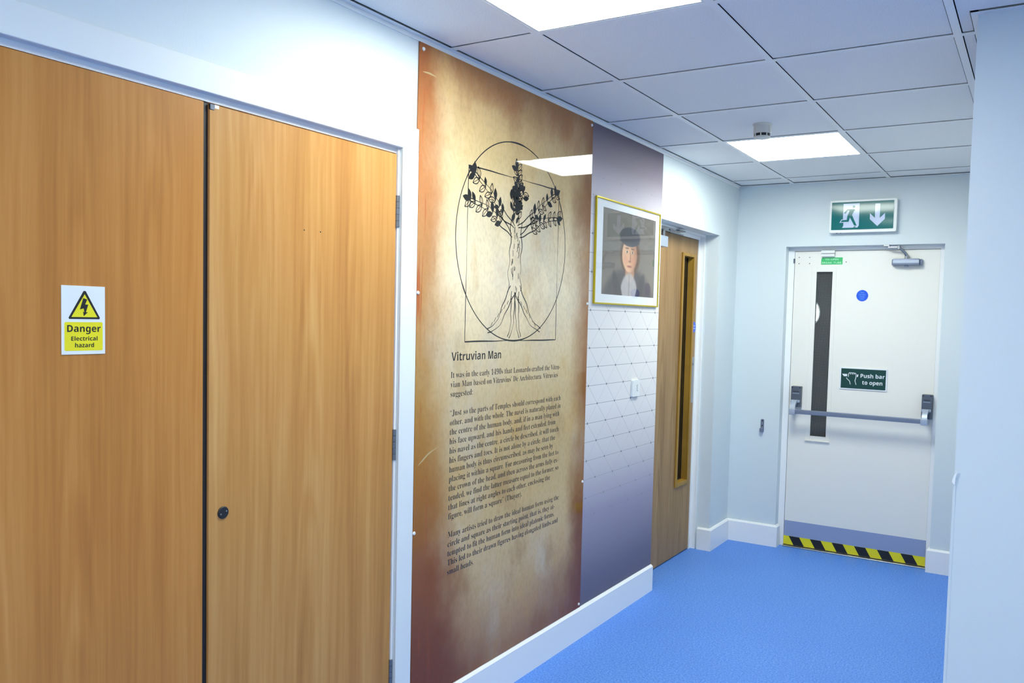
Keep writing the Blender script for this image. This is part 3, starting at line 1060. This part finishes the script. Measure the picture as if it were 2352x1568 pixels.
def portrait(u, v):
    """a generic sitter in a dark cap and pale shirt front; u, v in 0..1 (v upwards)"""
    n1 = math.sin(u * 37 + 3 * math.sin(v * 23)) * 0.5 + math.sin(v * 61 + u * 17) * 0.5
    col = lerp((134, 124, 116), (106, 97, 91), sst(0.2, 1.0, v + 0.2 * u))
    col = lerp(col, (114, 105, 99), 0.3 + 0.2 * n1)
    col = lerp(col, (78, 70, 74), ell(u, v, 0.50, -0.16, 0.50, 0.50, 0.12))                # coat
    col = lerp(col, (96, 66, 48), ell(u, v, 0.51, 0.50, 0.185, 0.25, 0.12))                # short brown hair
    col = lerp(col, (176, 126, 98), ell(u, v, 0.51, 0.29, 0.085, 0.12, 0.10))              # neck
    shirt = ell(u, v, 0.50, 0.02, 0.16, 0.26, 0.10)
    col = lerp(col, (188, 182, 182), 0.9 * shirt)
    col = lerp(col, (140, 134, 138), 0.7 * shirt * ell(u, v, 0.50, 0.05, 0.012, 0.24, 0.5))
    for sg_ in (-1, 1):                                                                    # lapels
        col = lerp(col, (64, 57, 62), ell(u, v, 0.50 + sg_ * 0.20, 0.06, 0.060, 0.24, 0.2, sg_ * -0.35))
    face = ell(u, v, 0.50, 0.50, 0.140, 0.205, 0.07)
    fc = lerp((226, 178, 142), (168, 116, 90), sst(0.46, 0.66, u))
    col = lerp(col, fc, face)
    for cu in (0.435, 0.565):
        col = lerp(col, (214, 142, 112), 0.5 * ell(u, v, cu, 0.44, 0.045, 0.05, 0.7))
    for cu in (0.450, 0.552):
        col = lerp(col, (232, 218, 204), 0.85 * ell(u, v, cu, 0.535, 0.026, 0.014, 0.3))
        col = lerp(col, (48, 34, 28), ell(u, v, cu, 0.535, 0.011, 0.014, 0.3))
        col = lerp(col, (92, 62, 46), 0.8 * ell(u, v, cu, 0.580, 0.036, 0.009, 0.4))
    col = lerp(col, (160, 108, 84), 0.7 * ell(u, v, 0.515, 0.475, 0.012, 0.060, 0.7))
    col = lerp(col, (146, 92, 72), 0.8 * ell(u, v, 0.503, 0.425, 0.026, 0.010, 0.5))
    col = lerp(col, (168, 84, 76), 0.9 * ell(u, v, 0.500, 0.365, 0.044, 0.013, 0.4))
    col = lerp(col, (56, 52, 62), ell(u, v, 0.50, 0.715, 0.190, 0.115, 0.07))              # close cap
    col = lerp(col, (46, 42, 52), ell(u, v, 0.50, 0.660, 0.180, 0.030, 0.15))
    col = lerp(col, (66, 48, 66), ell(u, v, 0.87, 0.11, 0.058, 0.085, 0.12))               # dark seal
    return tuple(max(0, min(255, x + 3 * n1)) for x in col)


NU, NV = 150, 110
me = bpy.data.meshes.new('print')
verts = [(0.0, (i / NU - 0.5) * (hy1 - hy0 + 0.01), (j / NV - 0.5) * (hz1 - hz0 + 0.01)) for j in range(NV + 1) for i in range(NU + 1)]
faces = [(j * (NU + 1) + i, j * (NU + 1) + i + 1, (j + 1) * (NU + 1) + i + 1, (j + 1) * (NU + 1) + i) for j in range(NV) for i in range(NU)]
me.from_pydata(verts, [], faces)
att = me.color_attributes.new('print', 'FLOAT_COLOR', 'POINT')
for k in range(len(verts)):
    i, j = k % (NU + 1), k // (NU + 1)
    att.data[k].color = S(*portrait(i / NU, j / NV))
me.materials.append(M['portrait'])
po = bpy.data.objects.new('print', me)
COL.objects.link(po)
po.parent = t
po.location = Vector((0.0062, (hy0 + hy1) / 2, (hz0 + hz1) / 2)) - ORIG[t.name]
po['label'] = 'portrait of a sitter in a dark cap and pale shirt'

# ------------------------------------------------------------------ light switch
u0, u1, v0, v1 = 3.876, 3.962, 1.116, 1.204
sw = MB().prism(rrect(u0, u1, v0, v1, 0.006), left(0.003), 0.0, 0.011, 0.003).build(
    'light_switch', M['white_plastic'], label='white light switch on the patterned panel below the picture', cat='switch')
MB().box(0.0135, 0.0145, 3.9265, 3.9395, 1.1435, 1.1765).build('rocker_slot', plain('slot_grey', S(120, 125, 132), 0.5), sw)
MB().prism([(3.928, 1.146), (3.938, 1.146), (3.938, 1.175), (3.928, 1.175)], left(0.0144), 0.0, 0.003, 0.001).build('rocker', M['white_plastic'], sw)

# ------------------------------------------------------------------ wooden door with vision panel
LY0, LY1 = 4.246, 5.112
t = thing('door_2', (XD, LY0, 0), 'oak door with tall narrow glass panel in the left wall', 'door', kind='structure')
f = MB()
for (ya, yb, xa, xb) in ((DR_Y0, LY0 - 0.003, -TH, XD + 0.004), (LY1 + 0.003, DR_Y1, -TH, XD + 0.004)):
    f.box(xa, xb, ya, yb, 0, DR_Z)
f.box(-TH, XD + 0.004, LY0 - 0.003, LY1 + 0.003, 2.050, DR_Z)
f.box(XD + 0.004, XD + 0.035, DR_Y1 - 0.014, DR_Y1, 0, DR_Z)
f.box(XD + 0.004, XD + 0.035, DR_Y0, DR_Y0 + 0.014, 0, DR_Z)
f.box(XD + 0.004, XD + 0.035, DR_Y0 + 0.014, DR_Y1 - 0.014, DR_Z - 0.010, DR_Z)
f.build('frame', M['trim'], t)
GY0_, GY1_, GZ0_, GZ1_ = 4.862, 5.030, 0.482, 1.928
lf = MB()
lf.box(XD - 0.044, XD, LY0, GY0_ - 0.004, 0.008, 2.046)
lf.box(XD - 0.044, XD, GY1_ + 0.004, LY1, 0.008, 2.046)
lf.box(XD - 0.044, XD, GY0_ - 0.004, GY1_ + 0.004, 0.008, GZ0_ - 0.004)
lf.box(XD - 0.044, XD, GY0_ - 0.004, GY1_ + 0.004, GZ1_ + 0.004, 2.046)
LEAF = lf.build('door_leaf', M['oak'], t)
bd = MB()
for (ya, yb, za, zb) in ((GY0_ - 0.026, GY0_, GZ0_ - 0.026, GZ1_ + 0.020), (GY1_, GY1_ + 0.020, GZ0_ - 0.026, GZ1_ + 0.020), (GY0_, GY1_, GZ0_ - 0.026, GZ0_), (GY0_, GY1_, GZ1_, GZ1_ + 0.020)):
    bd.box(XD + 0.0002, XD + 0.011, ya, yb, za, zb, 0.002, 1)
for (ya, yb, za, zb) in ((GY0_ - 0.0035, GY0_, GZ0_ - 0.0035, GZ1_ + 0.0035), (GY1_, GY1_ + 0.0035, GZ0_ - 0.0035, GZ1_ + 0.0035), (GY0_, GY1_, GZ0_ - 0.0035, GZ0_), (GY0_, GY1_, GZ1_, GZ1_ + 0.0035)):
    bd.box(XD - 0.044, XD + 0.0002, ya, yb, za, zb)
bd.build('glazing_bead', M['bead'], LEAF)
MB().box(XD - 0.044, XD - 0.036, GY0_, GY1_, GZ0_, GZ1_).build('glass_pane', M['clear_glass'], LEAF)
sl = MB()
for (ya, yb, za, zb) in ((GY0_, GY0_ + 0.006, GZ0_, GZ1_), (GY1_ - 0.006, GY1_, GZ0_, GZ1_), (GY0_ + 0.006, GY1_ - 0.006, GZ1_ - 0.006, GZ1_), (GY0_ + 0.006, GY1_ - 0.006, GZ0_, GZ0_ + 0.006)):
    sl.box(XD - 0.036, XD - 0.033, ya, yb, za, zb)
sl.build('glazing_seal', M['black'], LEAF)
pp = MB().box(XD, XD + 0.0015, 5.047, 5.106, 0.982, 1.284).build('push_plate', M['steel'], t)
tx = MB()
put_text(tx, heavy('PUSH'), left(XD + 0.0015), 5.0525, 1.228, cap=0.0155, w=0.046, d=0.0003, capref=heavy('H'))
tx.build('lettering', M['matt_ink'], pp)
cl = MB().box(XD, XD + 0.052, 4.275, 4.494, 1.948, 2.011, 0.003).build('door_closer', M['silver_light'], t)
am = MB()
am.tube([(XD + 0.030, 4.47, 2.012), (XD + 0.030, 4.47, 2.046)], 0.011, 14)
am.box(XD + 0.018, XD + 0.042, 4.44, 4.57, 2.044, 2.052, 0.002)
am.box(XD + 0.034, XD + 0.046, 4.55, 4.70, 2.053, 2.059, 0.001)
am.tube([(XD + 0.038, 4.555, 2.040), (XD + 0.038, 4.555, 2.062)], 0.010, 12)
am.box(XD + 0.028, XD + 0.052, 4.66, 4.76, 2.062, 2.0695)
am.build('closer_arm', M['steel'], cl)
MB().box(XD + 0.0042, XD + 0.007, LY0, 4.84, 2.0505, 2.0555).build('closer_track', M['steel'], t)

# blue disc on the wooden door
bd_ = MB().prism(disc(5.079, 1.479, 0.0355, 36), left(XD), 0, 0.002, 0.0006).build(
    'fire_door_sign', M['blue'], label='round blue fire door sign on the oak door', cat='sign')
tx = MB()
put_text(tx, heavy('Fire door'), left(XD + 0.002), 5.079, 1.4835, cap=0.0085, w=0.050, d=0.0003, centre=True, capref=heavy('F'))
put_text(tx, heavy('keep shut'), left(XD + 0.002), 5.079, 1.467, cap=0.0085, w=0.050, d=0.0003, centre=True, capref=heavy('F'))
tx.build('lettering', M['sign_white'], bd_)

# ------------------------------------------------------------------ exit door
LX0, LX1, LZ1 = 0.3805, 1.2735, 2.002
t = thing('door_1', (0.83, YD, 0), 'white fire exit door with push bar at the end of the corridor', 'door', kind='structure')
f = MB()
f.box(EX_X0, LX0 - 0.0025, YD - 0.004, YE + TH - 0.001, 0, EX_Z)
f.box(LX1 + 0.0010, EX_X1, YD - 0.004, YE + TH - 0.001, 0, EX_Z)
f.box(LX0 - 0.0025, LX1 + 0.0010, YD - 0.004, YE + TH - 0.001, LZ1 + 0.003, EX_Z)
f.build('frame', M['trim'], t)
VX0, VX1, VZ0, VZ1 = 0.524, 0.634, 0.766, 1.870
lf = MB()
lf.box(LX0, VX0, YD, YD + 0.044, 0.010, LZ1)
lf.box(VX1, LX1, YD, YD + 0.044, 0.010, LZ1)
lf.box(VX0, VX1, YD, YD + 0.044, 0.010, VZ0)
lf.box(VX0, VX1, YD, YD + 0.044, VZ1, LZ1)
LEAF = lf.build('door_leaf', M['door_white'], t)
bd = MB()
for (xa, xb, za, zb) in ((VX0 - 0.030, VX0 + 0.004, VZ0 - 0.030, VZ1 + 0.027), (VX1 - 0.004, VX1 + 0.022, VZ0 - 0.030, VZ1 + 0.027),
                         (VX0 + 0.004, VX1 - 0.004, VZ0 - 0.030, VZ0 + 0.004), (VX0 + 0.004, VX1 - 0.004, VZ1 - 0.004, VZ1 + 0.027)):
    bd.box(xa, xb, YD - 0.003, YD - 0.0001, za, zb, 0.001, 1)
bd.box(VX0 - 0.030, VX1 + 0.022, YD - 0.012, YD - 0.003, VZ0 - 0.031, VZ0 - 0.025)
bd.build('glazing_bead', M['door_white'], LEAF)
MB().box(VX0, VX1, YD + 0.016, YD + 0.023, VZ0, VZ1).build('glass_pane', M['fire_glass'], LEAF)
MB().box(LX0 + 0.001, LX1 - 0.001, YD - 0.0015, YD, 0.070, 0.1755).build('kick_plate', M['kick'], t)
tp = MB().box(LX0 - 0.002, LX1 - 0.001, YD - 0.0016, YD, 0.011, 0.0698).build('hazard_tape', M['yellow'], t)
for k in range(6):
    a = 0.414 + 0.1425 * k
    MB().poly([(a, 0.0695), (a + 0.0345, 0.0112), (a + 0.105, 0.0112), (a + 0.0705, 0.0695)][::-1], end(YD), 0.0020).build('black_stripe', M['matt_ink'], tp, recalc=False)
MB().box(EX_X0 + 0.04, LX1 + 0.01, YD - 0.030, YD + 0.044, 0.0, 0.007, 0.002, 1).build('threshold_strip', M['steel'], t)
# push bar
pb = MB()
yb_ = YD - 0.098
pb.box(0.446, 1.243, yb_ - 0.012, yb_ + 0.012, 0.921, 0.950, 0.004)
PB = pb.build('push_bar', M['silver'], t, label='grey horizontal push bar')
for s_, (xa, xb) in enumerate(((0.3995, 0.4655), (1.2115, 1.2735 - 0.001))):
    h = MB()
    h.box(xa, xb, YD - 0.040, YD, 0.960 if s_ == 0 else 0.945, 1.099, 0.004)
    hs_ = h.build('bar_housing', M['darkgrey'], PB)
    xm = (xa + xb) / 2 - 0.004
    h = MB()
    h.box(xa + 0.001, xb - 0.004, YD - 0.050, YD - 0.0402, 0.990, 1.008, 0.003)
    path = [(0.050, 1.001), (0.066, 0.990), (0.084, 0.970), (0.094, 0.950), (0.098, 0.930)]
    for hw, (p, q) in ((0.016, (path[0], path[1])),):
        pass
    n = len(path)
    ring = []
    for i, (d_, z_) in enumerate(path):
        p0, p1 = path[max(i - 1, 0)], path[min(i + 1, n - 1)]
        td, tz = p1[0] - p0[0], p1[1] - p0[1]
        l = math.hypot(td, tz)
        nd, nz = -tz / l * 0.010, td / l * 0.010
        hw = 0.020 - 0.005 * math.sin(math.pi * i / (n - 1))
        ring.append([h.bm.verts.new((xm + sx_ * hw, YD - (d_ + sn * nd), z_ + sn * nz)) for sx_, sn in ((-1, -1), (1, -1), (1, 1), (-1, 1))])
    for a, b in zip(ring, ring[1:]):
        for k in range(4):
            h.bm.faces.new([a[k], a[(k + 1) % 4], b[(k + 1) % 4], b[k]])
    h.bm.faces.new(ring[0][::-1])
    h.bm.faces.new(ring[-1])
    h.box(xm - 0.021, xm + 0.021, yb_ - 0.016, yb_ + 0.016, 0.913, 0.954, 0.006)
    h.build('bar_arm', M['silver_light'], PB)
    d_ = MB()
    d_.box(xa + 0.012, xb - 0.014, YD - 0.0408, YD - 0.0400, 1.062, 1.0665)
    for xx in (xa + 0.009, xb - 0.009):
        d_.cyl((xx, YD - 0.0408, 1.091), (xx, YD - 0.0395, 1.091), 0.0042, 14)
    d_.build('fixing_slots', M['black'], PB)
    MB().box(xa + 0.009, xb - 0.010, YD - 0.0412, YD - 0.0400, 1.050, 1.0535).build('raised_rib', M['silver_light'], PB)
# overhead closer
cb = MB()
cb.box(1.004, 1.160, YD - 0.052, YD, 1.902, 1.944, 0.006)
cb.box(0.996, 1.004, YD - 0.030, YD, 1.905, 1.941, 0.003)
cb.box(1.160, 1.174, YD - 0.030, YD, 1.903, 1.942, 0.003)
cb.cyl((1.083, YD - 0.028, 1.903), (1.083, YD - 0.028, 1.893), 0.012, 18)
CB = cb.build('door_closer', M['silver'], t)
ar = MB()
ar.cyl((1.083, YD - 0.028, 1.944), (1.083, YD - 0.028, 1.962), 0.012, 18)
ar.tube([(1.083, YD - 0.030, 1.962), (1.075, YD - 0.042, 1.980), (1.052, YD - 0.056, 2.002), (1.040, YD - 0.062, 2.010)], [0.010, 0.008, 0.007, 0.008], 10)
ar.cyl((1.040, YD - 0.062, 2.002), (1.040, YD - 0.062, 2.022), 0.011, 16)
ar.box(0.975, 1.040, YD - 0.070, YD - 0.056, 2.008, 2.018, 0.002)
ar.box(0.950, 0.985, YD - 0.069, YD - 0.030, 2.019, EX_Z - 0.0005, 0.002)
ar.build('closer_arm', M['steel'], CB)
MB().box(1.006, 1.158, YD - 0.0528, YD - 0.0521, 1.916, 1.934).build('cover_stripe', M['silver_light'], CB)
# door contact above the green label
mc = MB()
mc.box(0.555, 0.643, YD - 0.028, YD - 0.0045, 1.986, 2.005, 0.002)
mc.box(0.556, 0.641, YD - 0.026, YD, 1.965, 1.983, 0.002)
mc.build('door_contact', M['white_plastic'], t)
for (xx, zz) in ((0.408, 1.964), (0.477, 1.963), (0.408, 1.922), (0.478, 1.922), (0.713, 1.930)):
    MB().cyl((xx, YD - 0.0008, zz), (xx, YD + 0.001, zz), 0.0032, 12).build('screw_hole', M['black'], t)
MB().box(LX0 - 0.008, LX0 + 0.0015, YD - 0.010, YD - 0.002, 1.925, 1.955).build('strike_plate', M['darkgrey'], t)

# TO OPEN BREAK TUBE label
lb = MB().prism([(0.553, 1.9145), (0.690, 1.9145), (0.690, 1.9605), (0.562, 1.9605), (0.553, 1.951)], end(YD), 0, 0.0012).build(
    'break_tube_label', M['green_light'], label='small bright green break tube label at top of the exit door', cat='label')
tx = MB()
put_text(tx, 'TO OPEN', end(YD), 0.621, 1.9420, cap=0.0115, w=0.086, d=0.0015, centre=True, offset=0.004)
put_text(tx, 'BREAK TUBE', end(YD), 0.6215, 1.9205, cap=0.0115, w=0.124, d=0.0015, centre=True, offset=0.004)
tx.build('lettering', M['pale'], lb)

# blue disc on the exit door
bs = MB().prism(disc(0.8225, 1.7115, 0.0365, 40), end(YD), 0, 0.002, 0.0006).build(
    'fire_escape_sign', M['blue'], label='round blue sign on the upper middle of the white exit door', cat='sign')
tx = MB()
for k, (s_, w_) in enumerate((('Fire', 0.022), ('escape', 0.040), ('keep', 0.028), ('clear', 0.027))):
    put_text(tx, heavy(s_), end(YD), 0.8225, 1.7275 - 0.0135 * k, cap=0.0075, w=w_, d=0.0023, centre=True, capref=heavy('F'))
tx.build('lettering', M['blue_text'], bs)
for du in (-0.0315, 0.0315):
    MB().prism(disc(0.8225 + du, 1.7115, 0.0022, 10), end(YD), 0.002, 0.0026).build('screw', M['black'], bs)

# push bar to open sign
pz = MB().box(0.705, 0.999, YD - 0.006, YD, 1.0985, 1.2425, 0.0015).build(
    'push_bar_sign', M['sign_white'], label='dark green push bar to open sign with hand symbol on the exit door', cat='sign')
MB().box(0.7135, 0.9905, YD - 0.0068, YD - 0.0058, 1.1065, 1.2350).build('green_panel', M['green_dark'], pz)
pe = end(YD - 0.0068)
hd = MB()
hd.poly([(0.719, 1.199), (0.731, 1.1835), (0.7515, 1.1835), (0.7525, 1.199)], pe, 0.0002)
hd.poly([(0.812, 1.183), (0.8195, 1.183), (0.8225, 1.199), (0.8135, 1.199)], pe, 0.0002)
for pts in ([(0.7600, 1.181), (0.7605, 1.196), (0.7635, 1.206), (0.7680, 1.209), (0.7725, 1.206)],
            [(0.7725, 1.197), (0.7725, 1.206), (0.7780, 1.209), (0.7835, 1.206), (0.7845, 1.197)],
            [(0.7845, 1.206), (0.7890, 1.209), (0.7945, 1.206), (0.7955, 1.197)],
            [(0.7955, 1.205), (0.8015, 1.207), (0.8065, 1.201), (0.8075, 1.190), (0.8055, 1.172), (0.8025, 1.157), (0.8060, 1.145), (0.8095, 1.131)],
            [(0.7475, 1.176), (0.7530, 1.167), (0.7655, 1.156), (0.7700, 1.148), (0.7740, 1.132)]):
    hd.ribbon(spline(pts, 5), 0.0040, pe, 0.0002)
hd.build('hand_symbol', M['sign_white'], pz, recalc=False)
tx = MB()
put_text(tx, heavy('Push bar'), pe, 0.9095, 1.1795, cap=0.0250, w=0.148, d=0.0003, centre=True, capref=heavy('P'))
put_text(tx, heavy('to open'), pe, 0.9090, 1.1365, cap=0.0250, w=0.124, d=0.0003, centre=True, capref=heavy('P'))
tx.build('lettering', M['sign_white'], pz)

# ------------------------------------------------------------------ lit-up style exit sign above the door
EX0, EX1, EZ0, EZ1 = 0.622, 1.026, 2.1085, 2.3125
yf = YE - 0.050
es = thing('exit_sign', (0.824, YE, EZ0), 'green running man exit sign with down arrow above the white door', 'sign')
b_ = MB()
b_.prism(rrect(EX0, EX1, EZ0, EZ1, 0.006), end(YE), 0.0, 0.046, 0.005)
b_.build('housing', M['white_plastic'], es)


def bulge(u, v, d=0.0):         # gently domed front face
    q = (u - EX0) / (EX1 - EX0) * 2 - 1
    r_ = (v - EZ0) / (EZ1 - EZ0) * 2 - 1
    return (u, yf + 0.0035 - 0.0055 * (1 - 0.5 * q * q - 0.5 * r_ * r_) - d, v)


pn = MB()
gu0, gu1, gv0, gv1 = 0.6345, 1.0085, 2.1265, 2.3010
nu, nv = 24, 14
grid = [[pn.bm.verts.new(bulge(gu0 + (gu1 - gu0) * i / nu, gv0 + (gv1 - gv0) * j / nv)) for i in range(nu + 1)] for j in range(nv + 1)]
for j in range(nv):
    for i in range(nu):
        pn.bm.faces.new([grid[j][i], grid[j][i + 1], grid[j + 1][i + 1], grid[j + 1][i]])
edge = [grid[0][i] for i in range(nu + 1)] + [grid[j][nu] for j in range(1, nv + 1)] + [grid[nv][i] for i in range(nu - 1, -1, -1)] + [grid[j][0] for j in range(nv - 1, 0, -1)]
back = [pn.bm.verts.new((v_.co.x, YE - 0.045, v_.co.z)) for v_ in edge]
for k in range(len(edge)):
    pn.bm.faces.new([edge[k], edge[(k + 1) % len(edge)], back[(k + 1) % len(edge)], back[k]])
pn.build('green_panel', M['green'], es)


def dense(pts, step=0.006):
    out = []
    for i in range(len(pts)):
        a, b = pts[i], pts[(i + 1) % len(pts)]
        n = max(1, int(math.hypot(b[0] - a[0], b[1] - a[1]) / step))
        out += [(a[0] + (b[0] - a[0]) * k / n, a[1] + (b[1] - a[1]) * k / n) for k in range(n)]
    return out


def sign_poly(mb, pts, d):
    """fill a polygon as short horizontal strips so that it follows the dome"""
    zs = sorted({p[1] for p in pts})
    lo, hi = zs[0], zs[-1]
    n = max(2, int((hi - lo) / 0.004))
    cuts = sorted([z_ + q for z_ in zs for q in (-2e-6, 2e-6)] + [lo + (hi - lo) * (k + 0.37) / n for k in range(n)])[1:-1]
    rows = []
    for z_ in cuts:
        xs = []
        for i in range(len(pts)):
            (x1, y1), (x2, y2) = pts[i], pts[(i + 1) % len(pts)]
            if (y1 <= z_ < y2) or (y2 <= z_ < y1):
                xs.append(x1 + (z_ - y1) / (y2 - y1) * (x2 - x1))
        rows.append((z_, sorted(xs)))
    for (za, xa), (zb, xb) in zip(rows, rows[1:]):
        if len(xa) == len(xb):
            for i in range(0, len(xa) - 1, 2):
                mb.poly([(xa[i], za), (xa[i + 1], za), (xb[i + 1], zb), (xb[i], zb)], bulge, d)


wp = MB()
sign_poly(wp, [(0.706, 2.290), (0.805, 2.290), (0.805, 2.150), (0.797, 2.138), (0.702, 2.138), (0.710, 2.151), (0.710, 2.171), (0.685, 2.171), (0.697, 2.192), (0.7065, 2.192)], 0.0006)
wp.build('white_doorway', M['glow_white'], es, recalc=False)
aw = MB()
sign_poly(aw, [(0.899, 2.283), (0.9285, 2.283), (0.9285, 2.193), (0.9585, 2.223), (0.9590, 2.187), (0.9155, 2.143), (0.8695, 2.188), (0.8695, 2.224), (0.8995, 2.194)], 0.0006)
aw.build('down_arrow', M['glow_white'], es, recalc=False)
mn = MB()
D_ = 0.0011
mn.poly(disc(0.7705, 2.270, 0.0082, 20), bulge, D_)
mn.ribbon(dense([(0.7155, 2.2290), (0.7330, 2.2505), (0.7720, 2.2505), (0.7870, 2.2265), (0.8065, 2.2258)])[:-20], 0.0098, bulge, D_)
mn.poly([(0.7470, 2.2500), (0.7760, 2.2500), (0.7610, 2.2160), (0.7540, 2.2040), (0.7330, 2.2130)][::-1], bulge, D_ + 0.0001)
mn.poly([(0.7330, 2.2140), (0.7520, 2.2140), (0.7420, 2.1755), (0.6945, 2.1755), (0.7000, 2.1865), (0.7300, 2.1875)][::-1], bulge, D_ + 0.0002)
mn.poly([(0.7470, 2.2060), (0.7620, 2.2150), (0.7920, 2.1500), (0.7770, 2.1500)][::-1], bulge, D_ + 0.0003)
mn.poly([(0.7710, 2.1385), (0.7760, 2.1445), (0.7880, 2.1445), (0.7820, 2.1385)][::-1], bulge, D_)
for f_ in mn.bm.faces:
    f_.normal_update()
    if f_.normal.y > 0:
        f_.normal_flip()
mn.build('running_man', M['green'], es, recalc=False)
for x_, r_ in ((0.667, 0.005), (0.693, 0.003)):
    MB().cyl((x_, YE - 0.030, EZ0 - 0.0025), (x_, YE - 0.030, EZ0 + 0.002), r_, 14).build('indicator', M['black'], es)

# ------------------------------------------------------------------ cabin hook plate on the end wall
hk = MB()
hk.prism(rrect(0.2115, 0.2350, 0.772, 0.8635, 0.009), end(YE), 0, 0.003, 0.0008)
HK = hk.build('hook_plate', M['silver'], label='small dark grey hook plate on the end wall left of the exit door', cat='hook')
h = MB()
h.box(0.2105, 0.2345, YE - 0.024, YE - 0.0031, 0.776, 0.802, 0.002)
h.build('hook', M['silver'], HK)
for zz in (0.852, 0.819):
    MB().cyl((0.2232, YE - 0.0042, zz), (0.2232, YE - 0.002, zz), 0.0045, 14).build('screw', M['black'], HK)

# ------------------------------------------------------------------ wall lamp in the lobby beyond the exit glass
bl = thing('bulkhead_light', (0.145, YE + 1.55, 1.614), 'glowing oval wall light seen through the exit door glass', 'light')
MB().lathe([(0, 0), (0.10, 0), (0.10, 0.015), (0, 0.015)], lambda a, b, h: (0.145 + a * 0.8, YE + 1.549 - h, 1.614 + b * 1.1), 36).build('backplate', M['white_plastic'], bl)
MB().lathe([(0.088, 0.0151), (0.085, 0.035), (0.06, 0.055), (0, 0.06)], lambda a, b, h: (0.145 + a * 0.8, YE + 1.549 - h, 1.614 + b * 1.1), 36).build('diffuser', emit('bulkhead_glow', (0.9, 0.95, 1, 1), 9.0), bl)

ol = thing('ceiling_light', (-0.9, 5.7, 2.55), 'added unseen fill light in the room behind the oak door', 'light')  # unseen lamp added to brighten the view through the oak door glass
MB().box(-1.2, -0.6, 5.4, 6.0, 2.535, 2.549).build('frame', M['lampframe'], ol)
MB().box(-1.17, -0.63, 5.43, 5.97, 2.530, 2.5349).build('diffuser', emit('office_fill_glow', (1.0, 0.95, 0.85, 1), 9.0), ol)
